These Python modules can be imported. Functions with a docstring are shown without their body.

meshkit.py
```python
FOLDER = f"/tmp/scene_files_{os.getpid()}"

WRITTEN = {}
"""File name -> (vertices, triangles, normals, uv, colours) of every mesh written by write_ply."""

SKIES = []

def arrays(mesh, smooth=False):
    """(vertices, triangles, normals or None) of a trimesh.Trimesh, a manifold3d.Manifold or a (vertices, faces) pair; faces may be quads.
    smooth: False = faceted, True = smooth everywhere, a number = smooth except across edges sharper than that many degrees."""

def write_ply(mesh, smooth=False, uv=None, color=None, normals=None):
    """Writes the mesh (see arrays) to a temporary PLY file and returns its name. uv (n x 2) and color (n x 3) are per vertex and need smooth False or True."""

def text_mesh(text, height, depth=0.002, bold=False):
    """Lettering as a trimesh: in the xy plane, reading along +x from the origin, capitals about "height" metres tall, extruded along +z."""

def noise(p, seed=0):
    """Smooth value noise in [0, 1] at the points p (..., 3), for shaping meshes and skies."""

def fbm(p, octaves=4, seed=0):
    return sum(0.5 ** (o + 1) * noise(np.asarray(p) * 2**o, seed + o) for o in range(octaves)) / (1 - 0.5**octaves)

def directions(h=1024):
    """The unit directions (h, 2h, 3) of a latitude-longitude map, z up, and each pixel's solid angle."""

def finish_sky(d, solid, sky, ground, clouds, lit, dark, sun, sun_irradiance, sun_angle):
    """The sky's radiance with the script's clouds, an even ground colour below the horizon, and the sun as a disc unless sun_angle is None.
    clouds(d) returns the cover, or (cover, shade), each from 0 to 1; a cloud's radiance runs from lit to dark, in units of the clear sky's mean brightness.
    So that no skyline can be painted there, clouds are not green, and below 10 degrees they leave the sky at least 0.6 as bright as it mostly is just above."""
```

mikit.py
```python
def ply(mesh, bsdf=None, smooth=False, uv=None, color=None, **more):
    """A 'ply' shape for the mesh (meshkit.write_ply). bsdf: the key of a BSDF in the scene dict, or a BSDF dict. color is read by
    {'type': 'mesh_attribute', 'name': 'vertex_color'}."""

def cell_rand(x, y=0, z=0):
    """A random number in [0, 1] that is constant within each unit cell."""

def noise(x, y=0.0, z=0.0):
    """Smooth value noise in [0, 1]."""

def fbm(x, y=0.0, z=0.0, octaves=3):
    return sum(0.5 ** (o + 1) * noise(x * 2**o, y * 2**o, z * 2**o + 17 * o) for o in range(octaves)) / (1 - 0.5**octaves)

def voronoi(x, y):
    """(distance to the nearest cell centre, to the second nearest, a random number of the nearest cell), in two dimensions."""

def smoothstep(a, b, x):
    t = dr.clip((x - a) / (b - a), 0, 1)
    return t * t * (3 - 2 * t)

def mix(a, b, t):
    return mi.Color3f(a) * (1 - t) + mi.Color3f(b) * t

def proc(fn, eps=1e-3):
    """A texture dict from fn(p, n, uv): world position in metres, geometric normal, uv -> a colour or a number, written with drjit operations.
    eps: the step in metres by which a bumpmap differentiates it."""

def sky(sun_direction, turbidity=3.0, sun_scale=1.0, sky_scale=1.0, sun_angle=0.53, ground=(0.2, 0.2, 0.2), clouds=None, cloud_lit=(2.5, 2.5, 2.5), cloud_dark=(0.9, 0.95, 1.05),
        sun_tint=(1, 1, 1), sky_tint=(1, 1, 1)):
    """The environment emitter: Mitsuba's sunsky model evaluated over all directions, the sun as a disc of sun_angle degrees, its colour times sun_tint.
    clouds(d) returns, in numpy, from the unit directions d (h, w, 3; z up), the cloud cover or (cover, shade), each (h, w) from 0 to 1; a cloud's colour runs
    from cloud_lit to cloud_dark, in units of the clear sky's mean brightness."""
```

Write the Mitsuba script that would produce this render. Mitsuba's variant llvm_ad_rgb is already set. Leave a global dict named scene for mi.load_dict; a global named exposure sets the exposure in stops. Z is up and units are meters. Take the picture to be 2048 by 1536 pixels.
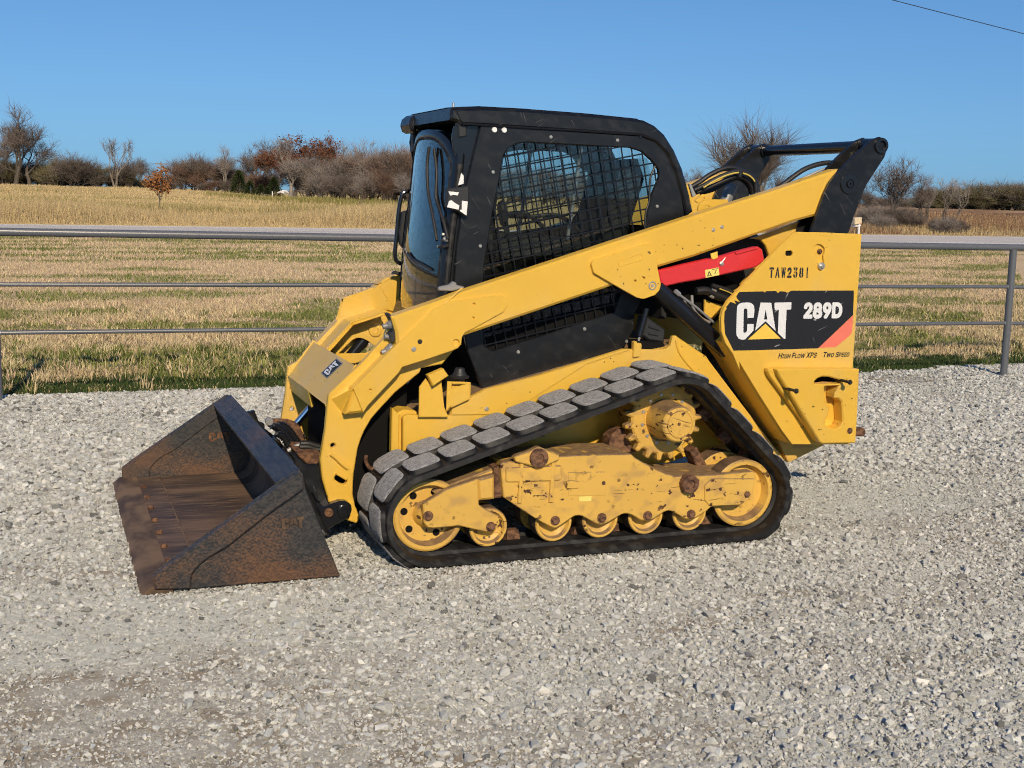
import math, random
import numpy as np, trimesh, mapbox_earcut, shapely, drjit as dr
from shapely import affinity
from shapely.geometry import Polygon, box as sbox
import mitsuba as mi, mikit, meshkit
from mikit import noise, fbm, voronoi, cell_rand, smoothstep, mix

# ---------------------------------------------------------------- camera, sky, exposure
T = mi.ScalarTransform4f
EYE = (0.0, 0.0, 1.6)
FWD = (0.34542, 0.92689, -0.14685)
UP = (0.03082, 0.14519, 0.98892)
scene, labels = {}, {}
scene['camera'] = dict(type='perspective', fov=44.0108, fov_axis='x', near_clip=0.1, far_clip=5000.0,
                       to_world=T().look_at(origin=EYE, target=[EYE[i] + FWD[i] for i in range(3)], up=UP))
SUN = (-0.1376, -0.869, 0.4756)
scene['sky'] = mikit.sky(SUN, turbidity=2.6, ground=(0.3, 0.28, 0.25), sun_tint=(0.97, 1.02, 1.12), sky_tint=(0.55, 0.90, 1.38), sky_scale=0.88, sun_scale=1.1)
exposure = 1.48

# ---------------------------------------------------------------- helpers
def numbered(key):
    if key not in scene and key not in roots:
        return key
    i = 1
    while f'{key}_{i:03d}' in scene or f'{key}_{i:03d}' in roots:
        i += 1
    return f'{key}_{i:03d}'
roots = set()
def root(name, label, cat, group=None):
    k = numbered(name); roots.add(k)
    labels[k] = dict(label=label, category=cat)
    if group: labels[k]['group'] = group
    return k
def obj(name, mesh, mat, parent=None, smooth=30, label=None, kind=None, color=None, **more):
    k = numbered(f'{parent}__{name}' if parent else name)
    scene[k] = mikit.ply(mesh, mat, smooth=smooth, color=color, **more)
    if label or kind:
        labels[k] = {}
        if label: labels[k]['label'] = label
        if kind: labels[k]['kind'] = kind
    return k
def join(*ms):
    vs, fs, n = [], [], 0
    for m in ms:
        if m is None: continue
        v, f = (np.asarray(m.vertices), np.asarray(m.faces)) if hasattr(m, 'vertices') else m
        vs.append(v); fs.append(np.asarray(f) + n); n += len(v)
    return np.vstack(vs), np.vstack(fs)
def move(m, d): return np.asarray(m[0]) + np.asarray(d), m[1]
MIRY = 12.13
def mir(m):
    v = np.array(m[0]); v[:, 1] = MIRY - v[:, 1]
    return v, np.asarray(m[1])[:, ::-1]
def ring(c, ccw=True):
    r = np.asarray(c, float)
    if np.allclose(r[0], r[-1]): r = r[:-1]
    a = 0.5 * np.sum(r[:, 0] * np.roll(r[:, 1], -1) - np.roll(r[:, 0], -1) * r[:, 1])
    return r if (a > 0) == ccw else r[::-1]
def inset(r, d):
    e1 = np.roll(r, -1, 0) - r; e0 = r - np.roll(r, 1, 0)
    n = lambda e: np.stack([-e[:, 1], e[:, 0]], 1) / (np.linalg.norm(e, axis=1, keepdims=True) + 1e-12)
    n0, n1 = n(e0), n(e1)
    return r + d * (n0 + n1) / np.maximum(1 + (n0 * n1).sum(1, keepdims=True), 0.35)
def rnd(c, r, cuts=4):
    p = Polygon(c).buffer(0)
    p = p.buffer(-r, quad_segs=cuts).buffer(2 * r, quad_segs=cuts).buffer(-r, quad_segs=cuts)
    return list(p.exterior.coords)
def prism(c, y0, y1, holes=(), b=0.003):
    """The outline c in (x, z), extruded from y0 to y1, with chamfered edges."""
    rs = [ring(c)] + [ring(h, False) for h in holes]
    b = min(b, abs(y1 - y0) * 0.45)
    ins = [inset(r, b) for r in rs]
    flat = np.vstack(ins); ends = np.cumsum([len(r) for r in rs]).astype(np.uint32)
    tri = mapbox_earcut.triangulate_float64(flat, ends).reshape(-1, 3).astype(int)
    a2 = np.cross(flat[tri[:, 1]] - flat[tri[:, 0]], flat[tri[:, 2]] - flat[tri[:, 0]])
    tri = np.where(a2[:, None] < 0, tri[:, ::-1], tri)
    up = np.vstack(rs); N = len(up)
    L = lambda q, y: np.stack([q[:, 0], np.full(len(q), y), q[:, 1]], 1)
    v = np.vstack([L(flat, y0), L(up, y0 + b), L(up, y1 - b), L(flat, y1)])
    f = [tri, tri[:, ::-1] + 3 * N]
    s = 0
    for r in rs:
        i = np.arange(len(r)) + s; j = np.roll(i, -1); s += len(r)
        for k in range(3):
            f += [np.stack([i + k * N, i + (k + 1) * N, j + (k + 1) * N], 1), np.stack([i + k * N, j + (k + 1) * N, j + k * N], 1)]
    return v, np.vstack(f)
def circle(x, z, r, n=24, a0=0.0):
    a = np.arange(n) * 2 * np.pi / n + a0
    return [(x + r * math.cos(t), z + r * math.sin(t)) for t in a]
def capsule(x0, z0, x1, z1, r):
    return list(shapely.LineString([(x0, z0), (x1, z1)]).buffer(r, quad_segs=5).exterior.coords)[:-1]
def frame(d):
    d = np.asarray(d, float); d = d / np.linalg.norm(d)
    a = np.cross(d, [0, 0, 1.0] if abs(d[2]) < 0.9 else [1.0, 0, 0]); a /= np.linalg.norm(a)
    return d, a, np.cross(d, a)
def lathe(p, d, prof, n=20):
    """The profile [(t, r)] revolved about the axis through p along d."""
    d, a, b = frame(d); p = np.asarray(p, float)
    ang = np.arange(n) * 2 * np.pi / n
    v = np.vstack([p + d * t + r * (np.cos(ang)[:, None] * a + np.sin(ang)[:, None] * b) for t, r in prof])
    f = []
    i = np.arange(n); j = (i + 1) % n
    for k in range(len(prof) - 1):
        f += [np.stack([i + k * n, j + k * n, j + (k + 1) * n], 1), np.stack([i + k * n, j + (k + 1) * n, i + (k + 1) * n], 1)]
    return v, np.vstack(f)
def cyl(p0, p1, r, n=16, b=0.002, r1=None):
    p0, p1 = np.asarray(p0, float), np.asarray(p1, float); h = np.linalg.norm(p1 - p0); r1 = r if r1 is None else r1
    return lathe(p0, p1 - p0, [(0, 1e-5), (0, r - b), (b, r), (h - b, r1), (h, r1 - b), (h, 1e-5)], n)
def curve(pts, n=8):
    """Catmull-Rom points through pts."""
    p = np.asarray(pts, float); p = np.vstack([2 * p[0] - p[1], p, 2 * p[-1] - p[-2]]); out = []
    for i in range(1, len(p) - 2):
        for t in np.arange(n) / n:
            out.append(0.5 * (2 * p[i] + (p[i + 1] - p[i - 1]) * t + (2 * p[i - 1] - 5 * p[i] + 4 * p[i + 1] - p[i + 2]) * t * t + (3 * p[i] - p[i - 1] - 3 * p[i + 1] + p[i + 2]) * t ** 3))
    return np.vstack(out + [p[-2]])
def tube(pts, r, n=10, closed=False):
    p = np.asarray(pts, float)
    t = (np.roll(p, -1, 0) - np.roll(p, 1, 0)) if closed else np.gradient(p, axis=0)
    t /= np.linalg.norm(t, axis=1, keepdims=True) + 1e-12
    d, a, b = frame(t[0]); A = [a]
    for k in range(1, len(p)):
        a = a - t[k] * (a @ t[k]); a /= np.linalg.norm(a) + 1e-12; A.append(a)
    A = np.array(A); B = np.cross(t, A); ang = np.arange(n) * 2 * np.pi / n
    R = np.broadcast_to(np.asarray(r, float), (len(p),))[:, None, None]
    v = (p[:, None] + R * (np.cos(ang)[None, :, None] * A[:, None] + np.sin(ang)[None, :, None] * B[:, None])).reshape(-1, 3)
    i = np.arange(n); j = (i + 1) % n; f = []
    for k in range(len(p) if closed else len(p) - 1):
        q = ((k + 1) % len(p)) * n
        f += [np.stack([i + k * n, j + k * n, j + q], 1), np.stack([i + k * n, j + q, i + q], 1)]
    if not closed:
        m = len(v); v = np.vstack([v, p[0], p[-1]]); e = (len(p) - 1) * n
        f += [np.stack([j, i, np.full(n, m)], 1), np.stack([i + e, j + e, np.full(n, m + 1)], 1)]
    return v, np.vstack(f)
def block(x0, x1, y0, y1, z0, z1, b=0.004):
    return prism([(x0, z0), (x1, z0), (x1, z1), (x0, z1)], y0, y1, b=b)
def bolt(x, y, z, r, h=0.012, d=(0, -1, 0), washer=True):
    p = np.array([x, y, z], float); u = np.asarray(d, float)
    m = lathe(p, u, [(0, r), (h - 0.002, r), (h, r * 0.85), (h, 1e-5)], 6)
    return join(m, lathe(p, u, [(0, r * 1.35), (h * 0.3, r * 1.35), (h * 0.3 + 0.001, r * 1.2), (h * 0.3 + .001, 1e-5)], 14)) if washer else m
def glyphs(text, h, bold=True):
    m = meshkit.text_mesh(text, h, 0.002, bold)
    up = m.face_normals[:, 2] > 0.9
    return shapely.union_all([Polygon(t[:, :2]) for t in m.triangles[up]]).buffer(0.0002)
def flat(geo, y, th=0.0012):
    """A shapely outline in (x, z) as a thin raised plate on the plane y."""
    return join(*[prism(g.exterior.coords, y - th, y, [h.coords for h in g.interiors], b=0) for g in getattr(geo, 'geoms', [geo]) if g.area > 1e-7])
def fit(geo, x0, x1, z0, z1):
    a, b, c, d = geo.bounds
    return affinity.translate(affinity.scale(geo, (x1 - x0) / (c - a), (z1 - z0) / (d - b), origin=(a, b)), x0 - a, z0 - b)

# ---------------------------------------------------------------- materials
def P3(fn): return mikit.proc(fn)
def mat(name, base, rough=0.5, spec=0.5, metallic=0.0, clearcoat=0.0, bump=None, **more):
    d = dict(type='principled', base_color=base if isinstance(base, dict) else dict(type='rgb', value=list(base)),
             roughness=rough, specular=spec, metallic=metallic, clearcoat=clearcoat, **more)
    if bump: d = dict(type='bumpmap', arbitrary=bump[0], scale=bump[1], bsdf=d)
    scene[name] = dict(type='twosided', bsdf=d)
def f_yellow(p, n, uv):
    c = mix((0.69, 0.425, 0.052), (0.62, 0.375, 0.044), fbm(p.x * 3, p.y * 3, p.z * 3, 3))
    s = fbm(p.x * 60, p.y * 60, p.z * 60, 2); r = fbm(p.x * 5 + 7, p.y * 5, p.z * 5, 2)
    dust = smoothstep(0.45, 0.75, fbm(p.x * 5, p.y * 5 + 3, p.z * 2.2, 4))
    c = mix(c, (0.55, 0.41, 0.19), 0.3 * dust)
    k = smoothstep(0.972, 0.99, noise((p.x + 0.4 * p.z) * 150, (p.z - 0.5 * p.x) * 10, p.y * 5)) * smoothstep(0.5, 0.62, fbm(p.x * 4, p.y * 4, p.z * 4 + 9, 2))
    c = mix(c, (0.36, 0.2, 0.04), 0.7 * k)
    return mix(c, (0.07, 0.035, 0.02), 0.85 * smoothstep(0.79, 0.82, s) * smoothstep(0.52, 0.66, r))
def f_worn(p, n, uv):
    c = mix((0.66, 0.41, 0.085), (0.56, 0.34, 0.07), fbm(p.x * 4, p.y * 4, p.z * 4, 3))
    s = fbm(p.x * 42, p.y * 42, p.z * 42, 3); r = fbm(p.x * 7 + 7, p.y * 7, p.z * 7, 2)
    c = mix(c, (0.33, 0.2, 0.09), 0.5 * smoothstep(0.5, 0.72, fbm(p.x * 14, p.y * 14, p.z * 14 + 5, 3)))
    c = mix(c, (0.07, 0.032, 0.018), smoothstep(0.66, 0.7, s) * smoothstep(0.36, 0.6, r))
    k = smoothstep(0.72, 0.76, fbm(p.x * 9 + p.z * 2, p.y * 9, p.z * 130 + 9 * fbm(p.x * 5, p.z * 5, 0, 2), 2))
    c = mix(c, (0.1, 0.045, 0.02), 0.8 * k * smoothstep(0.55, 0.62, r))
    top = smoothstep(0.35, 0.75, n.z)
    return mix(c, mix((0.16, 0.1, 0.06), (0.3, 0.2, 0.1), fbm(p.x * 50, p.y * 50, 0, 2)), top * smoothstep(0.25, 0.45, fbm(p.x * 20, p.y * 20, 3, 2) + 0.15))
def f_black(p, n, uv):
    s = fbm(p.x * 24 + 9 * p.z, p.y * 24, p.z * 24, 3)
    c = mix((0.006, 0.0065, 0.0075), (0.015, 0.015, 0.0155), smoothstep(0.4, 0.8, s))
    a = p.x + 0.6 * p.z + 0.05 * fbm(p.x * 7, p.y * 7, p.z * 7, 2); b = p.z - 0.55 * p.x + 0.05 * fbm(p.x * 6 + 4, p.y * 6, p.z * 6, 2)
    k = smoothstep(0.965, 0.985, noise(a * 160, b * 6, 1)) + smoothstep(0.972, 0.988, noise(b * 190, a * 5, 7))
    return mix(c, (0.2, 0.2, 0.2), dr.clip(k, 0, 1) * 0.65)
def f_rubber(p, n, uv):
    s = fbm(p.x * 30, p.y * 30, p.z * 30, 3)
    return mix((0.009, 0.009, 0.010), (0.032, 0.031, 0.029), smoothstep(0.45, 0.75, s))
def f_lug(p, n, uv):
    a = fbm(p.x * 60, p.y * 300, p.z * 60, 3); b = fbm(p.x * 210, p.y * 110, p.z * 210, 2)
    return mix((0.15, 0.15, 0.15), (0.31, 0.31, 0.305), smoothstep(0.32, 0.62, a * 0.55 + b * 0.45))
def f_steel(p, n, uv):
    d = fbm(p.x * 3.6, p.y * 2.2, p.z * 4.2, 4); e = fbm(p.x * 70, p.y * 12, p.z * 70, 3); g = fbm(p.x * 150, p.y * 150, p.z * 150, 2)
    c = mix((0.017, 0.019, 0.022), (0.052, 0.046, 0.041), smoothstep(0.3, 0.75, e * .6 + g * .4))
    low = smoothstep(0.26, 0.02, p.z)
    r = smoothstep(0.53, 0.86, d * 0.74 + g * 0.26 + 0.2 * low)
    c = mix(c, mix((0.06, 0.031, 0.019), (0.17, 0.085, 0.04), g), r * 0.95)
    k = smoothstep(0.955, 0.985, noise((p.x + p.z * 0.8) * 170, (p.z - p.x) * 9, p.y * 9)) + smoothstep(0.96, 0.985, noise((p.x - 1.7 * p.z + p.y) * 130, p.x * 9, p.z * 9))
    return mix(c, (0.26, 0.24, 0.21), dr.clip(k, 0, 1) * 0.55)
def f_floor(p, n, uv):
    d = fbm(p.x * 3, p.y * 7, 0, 4); e = fbm(p.x * 9, p.y * 60, 3, 3)
    c = mix((0.048, 0.034, 0.027), (0.15, 0.095, 0.06), smoothstep(0.28, 0.75, d * 0.65 + e * 0.35))
    return mix(c, (0.24, 0.16, 0.10), 0.35 * smoothstep(0.64, 0.78, e))
def f_rust(p, n, uv):
    return mix((0.07, 0.035, 0.022), (0.19, 0.1, 0.055), smoothstep(0.3, 0.7, fbm(p.x * 60, p.y * 60, p.z * 60, 3)))
def f_decal(p, n, uv):
    w = 0.06 * fbm(p.x * 6, p.z * 6, 1, 2)
    a = p.x + 0.5 * p.z + w; b = p.z - 0.3 * p.x + w; c = p.x - 0.9 * p.z - w
    k = smoothstep(0.962, 0.98, noise(a * 120, b * 9, 3)) + smoothstep(0.965, 0.98, noise(b * 110, a * 7, 5)) + smoothstep(0.968, 0.98, noise(c * 120, b * 8, 8))
    return mix((0.012, 0.012, 0.014), (0.4, 0.4, 0.4), dr.clip(k, 0, 1) * smoothstep(0.35, 0.6, fbm(p.x * 8, p.z * 8, 2, 2)))
mat('paint_yellow', P3(f_yellow), 0.36, 0.5, clearcoat=0.3, bump=(P3(lambda p, n, uv: fbm(p.x * 7, p.y * 7, p.z * 7, 2)), 0.0016))
mat('paint_worn', P3(f_worn), 0.5, 0.4)
mat('paint_black', P3(f_black), 0.34, 0.5)
mat('gloss_black', (0.01, 0.011, 0.014), 0.18, 0.5)
mat('rubber', P3(f_rubber), 0.62, 0.4)
mat('lug_rubber', P3(f_lug), 0.85, 0.3, bump=(P3(lambda p, n, uv: fbm(p.x * 130, p.y * 330, p.z * 130, 2)), 0.004))
mat('bucket_steel', P3(f_steel), 0.48, 0.5)
mat('bucket_floor', P3(f_floor), 0.6, 0.35)
mat('rust', P3(f_rust), 0.75, 0.3)
mat('edge_steel', P3(lambda p, n, uv: mix((0.065, 0.042, 0.028), (0.18, 0.115, 0.066), smoothstep(0.3, 0.72, fbm(p.x * 16, p.y * 7, p.z * 9, 4)))), 0.66, 0.3)
mat('decal_black', P3(f_decal), 0.4, 0.5)
mat('decal_white', (0.66, 0.67, 0.68), 0.45)
mat('decal_yellow', (0.78, 0.5, 0.07), 0.45)
mat('decal_red', (0.72, 0.17, 0.11), 0.5)
mat('print_black', (0.015, 0.014, 0.014), 0.6)
mat('brace_red', (0.6, 0.03, 0.035), 0.38, clearcoat=0.2)
mat('zinc', (0.52, 0.51, 0.47), 0.35, metallic=0.7)
mat('chrome', (0.75, 0.75, 0.76), 0.12, metallic=1.0)
mat('grey_steel', (0.25, 0.25, 0.25), 0.5, metallic=0.3)
mat('hose', (0.016, 0.016, 0.017), 0.45)
mat('hose_print', (0.55, 0.42, 0.08), 0.6)
mat('dark_plastic', (0.02, 0.021, 0.023), 0.5)
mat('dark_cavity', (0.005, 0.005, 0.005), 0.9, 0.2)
mat('interior', (0.012, 0.013, 0.014), 0.7)
mat('tape_white', (0.75, 0.75, 0.74), 0.6)
mat('sticker_yellow', (0.72, 0.62, 0.16), 0.5)
mat('pipe_paint', (0.105, 0.112, 0.125), 0.33, clearcoat=0.3)
scene['glass_tint'] = dict(type='thindielectric', int_ior=1.5, specular_transmittance=dict(type='rgb', value=[0.68, 0.76, 0.75]))
scene['glass_door'] = dict(type='thindielectric', int_ior=1.55, specular_transmittance=dict(type='rgb', value=[0.3, 0.36, 0.37]))

# ---------------------------------------------------------------- the track loader
L = root('track_loader', 'yellow and black compact track loader with a rusty bucket, standing on the gravel', 'track loader')
YT0, YT1 = 5.06, 5.51

# ---- undercarriage: belt path over front idler, rear idler and drive sprocket
WHEELS = [(1.545, .218, .213), (3.105, .222, .215), (2.728, .580, .222)]
def loop():
    pts = []
    n = len(WHEELS)
    def tang(a, b):
        d = np.array(b[:2]) - np.array(a[:2]); D = np.linalg.norm(d); u = d / D
        s = (a[2] - b[2]) / D; c = math.sqrt(1 - s * s)
        nr = np.array([u[1], -u[0]])          # right of the travel direction: outside of a counter-clockwise loop
        return s * u + c * nr
    for k in range(n):
        a, b, c = WHEELS[k - 1], WHEELS[k], WHEELS[(k + 1) % n]
        n0, n1 = tang(a, b), tang(b, c)
        t0 = math.atan2(n0[1], n0[0]); t1 = math.atan2(n1[1], n1[0])
        while t1 < t0: t1 += 2 * math.pi
        m = max(2, int((t1 - t0) / 0.07))
        for t in np.linspace(t0, t1, m): pts.append((b[0] + b[2] * math.cos(t), b[1] + b[2] * math.sin(t)))
    p = np.array(pts); out = []
    for i in range(len(p)):
        q, r = p[i], p[(i + 1) % len(p)]; m = max(1, int(np.linalg.norm(r - q) / 0.06))
        out += [q + (r - q) * k / m for k in range(m)]
    return np.array(out)
PATH = loop()
SEG = np.linalg.norm(np.roll(PATH, -1, 0) - PATH, axis=1); CUM = np.concatenate([[0], np.cumsum(SEG)]); TOTAL = CUM[-1]
def on_path(s):
    s = s % TOTAL; i = np.searchsorted(CUM, s, side='right') - 1
    a, b = PATH[i], PATH[(i + 1) % len(PATH)]; d = (b - a) / np.linalg.norm(b - a)
    return a + d * (s - CUM[i]), d, np.array([d[1], -d[0]])
def sweep_belt(section):
    d = np.roll(PATH, -1, 0) - np.roll(PATH, 1, 0); d /= np.linalg.norm(d, axis=1, keepdims=True)
    nr = np.stack([d[:, 1], -d[:, 0]], 1); m = len(section); v = []
    for y, o in section: v.append(np.stack([PATH[:, 0] + nr[:, 0] * o, np.full(len(PATH), y), PATH[:, 1] + nr[:, 1] * o], 1))
    v = np.stack(v, 1).reshape(-1, 3); f = []
    i = np.arange(len(PATH)); j = (i + 1) % len(PATH)
    for k in range(m):
        l = (k + 1) % m
        f += [np.stack([i * m + k, i * m + l, j * m + l], 1), np.stack([i * m + k, j * m + l, j * m + k], 1)]
    return v, np.vstack(f)
SECTION = [(5.062, -.005), (5.078, .002), (5.492, .002), (5.508, -.005), (5.51, -.03), (5.44, -.036), (5.43, -.05), (5.335, -.05), (5.325, -.036), (5.245, -.036), (5.235, -.05), (5.145, -.05), (5.135, -.036), (5.085, -.036), (5.06, -.028)]
NLUG = 28; PITCH = TOTAL / NLUG
phase = min(np.linspace(0, PITCH, 60), key=lambda s: min(abs(on_path(s + k * PITCH)[0][0] - 1.522) + (9 if on_path(s + k * PITCH)[0][1] < .3 else 0) for k in range(NLUG)))
def lug(s, y0, y1, face=0, h=.028, half=.0755):
    """One tread block as a rounded pad; face=1 gives its worn top alone."""
    n = 20; t = (np.arange(n) + .5) * 2 * np.pi / n
    U = np.sign(np.cos(t)) * np.abs(np.cos(t)) ** .42; W = np.sign(np.sin(t)) * np.abs(np.sin(t)) ** .42
    rows = []
    for hh, kk in ((-.004, 1.06), (h * .45, .985), (h * .74, .94), (h * .93, .86), (h, .70), (h * 1.01, .35)):
        for u, w in zip(U, W):
            p, d, nr = on_path(s + u * half * (1 - (1 - kk) * .75))
            rows.append((p[0] + nr[0] * hh, (y0 + y1) / 2 + w * ((y1 - y0) / 2) * (1 - (1 - kk) * .6), p[1] + nr[1] * hh))
    p, d, nr = on_path(s); v = np.array(rows + [(p[0] + nr[0] * h * 1.01, (y0 + y1) / 2, p[1] + nr[1] * h * 1.01)]); f = []
    i = np.arange(n); j = (i + 1) % n
    for k in ((0, 1), (2, 3, 4))[face]:
        f += [np.stack([i + n * k, j + n * k, j + n * k + n], 1), np.stack([i + n * k, j + n * k + n, i + n * k + n], 1)]
    if face: f.append(np.stack([i + 5 * n, j + 5 * n, np.full(n, 6 * n)], 1))
    f = np.vstack(f); fn = np.cross(v[f[:, 1]] - v[f[:, 0]], v[f[:, 2]] - v[f[:, 0]]); c = v.mean(0) - .5 * np.array([nr[0], 0, nr[1]]) * face
    return v, f[:, ::-1] if ((v[f].mean(1) - c) * fn).sum() < 0 else f
def guide(s):
    p, d, nr = on_path(s); q = []
    for o, hw, hl in ((-.03, .03, .035), (-.085, .022, .026)):
        for u, w in ((-1, -1), (1, -1), (1, 1), (-1, 1)):
            pp = p + d * u * hl; q.append((pp[0] + nr[0] * o, 5.285 + w * hw, pp[1] + nr[1] * o))
    f = [(4, 5, 6), (4, 6, 7)]
    for i in range(4): j = (i + 1) % 4; f += [(i, j, j + 4), (i, j + 4, i + 4)]
    return np.array(q), np.array(f)
belt_mesh = sweep_belt(SECTION)
B_ = obj('track_belt', belt_mesh, 'rubber', L, label='black rubber track belt with worn grey lugs on the near side')
for k in range(NLUG):
    s = phase + k * PITCH
    for y0, y1, ds in ((5.076, 5.272, 0), (5.284, 5.494, PITCH / 2)):
        z = on_path(s + ds)[0][1]
        obj('lug', lug(s + ds, y0, y1), 'rubber', B_, smooth=40)
        if z > .03: obj('lug_face', lug(s + ds, y0, y1, 1), 'lug_rubber', B_, smooth=True)
    obj('guide_lug', guide(s + PITCH / 2), 'rust', B_)
far = [mir(lug(phase + k * PITCH + ds, y0, y1, q)) for q in (0, 1) for k in range(NLUG) for y0, y1, ds in ((5.076, 5.272, 0), (5.284, 5.494, PITCH / 2))]
B2 = obj('track_belt', mir(belt_mesh), 'rubber', L, label='black rubber track belt on the far side, mostly hidden')
obj('lug', join(*far), 'lug_rubber', B2, smooth=40, kind='stuff')

# ---- track frame with its rollers, idlers and pins
def plate_pts(c): return c
FP = [(1.8744, 0.2885), (1.9414, 0.2411), (2.0336, 0.1786), (2.0938, 0.1434), (2.1213, 0.1311), (2.1482, 0.1421), (2.2018, 0.1746), (2.2153, 0.1815), (2.229, 0.1832), (2.2428, 0.1822), (2.2567, 0.1776), (2.3189, 0.1404), (2.3471, 0.1305), (2.3804, 0.1387), (2.4355, 0.1664), (2.4494, 0.1733), (2.4634, 0.1761), (2.4804, 0.1749), (2.4977, 0.169), (2.5444, 0.1404), (2.5791, 0.1326), (2.6132, 0.1409), (2.664, 0.1694), (2.6869, 0.1753), (2.7105, 0.1689), (2.7766, 0.1295), (2.8063, 0.1232), (2.8325, 0.1311), (2.8874, 0.1597), (2.9104, 0.1771)] + [(2.9274, 0.178), (2.9905, 0.1799), (3.0634, 0.1793), (3.0857, 0.1902), (3.1212, 0.2126), (3.1295, 0.2696), (3.1417, 0.2976), (3.1375, 0.3306), (3.1234, 0.3367), (2.9151, 0.331), (2.817, 0.3325), (2.7728, 0.3331), (2.72, 0.3361), (2.667, 0.3491), (2.6183, 0.3717), (2.5831, 0.3894)] + [(2.5042, 0.4345), (2.4866, 0.4511), (2.3912, 0.4554), (2.2257, 0.4592), (2.1281, 0.4591), (2.1125, 0.4371), (1.9207, 0.4462), (1.8683, 0.446), (1.8555, 0.4356)]
FR_ = obj('track_frame', prism(FP, 5.10, 5.137, b=.004), 'paint_worn', L)
BEAM = [(1.8854, 0.2808), (1.9524, 0.251), (2.9265, 0.1878)] + [(2.9437, 0.1881), (3.1396, 0.2044), (3.1479, 0.2618), (3.156, 0.3232), (3.1417, 0.3293), (2.9322, 0.3235), (2.8336, 0.3251), (2.7891, 0.3256), (2.736, 0.3286), (2.6827, 0.3417), (2.6337, 0.3644), (2.5983, 0.3823)] + [(2.519, 0.4277), (2.5013, 0.4443), (2.2388, 0.4525), (2.1406, 0.4524), (1.8793, 0.4392)]
obj('beam', prism(BEAM, 5.138, 5.42, b=.012), 'paint_worn', FR_)
obj('idler_arm', prism(rnd([(1.5059, 0.2802), (1.5276, 0.296), (1.6148, 0.3422), (1.752, 0.3817), (1.7523, 0.3643), (1.7587, 0.2636), (1.7907, 0.2396), (1.8551, 0.2045), (1.8581, 0.1689), (1.8336, 0.1397), (1.7973, 0.138), (1.7654, 0.1469), (1.6661, 0.176), (1.635, 0.1739), (1.5554, 0.1731), (1.529, 0.1771), (1.5113, 0.1979)], .006), 5.10, 5.137, b=.004), 'paint_worn', FR_)
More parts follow.
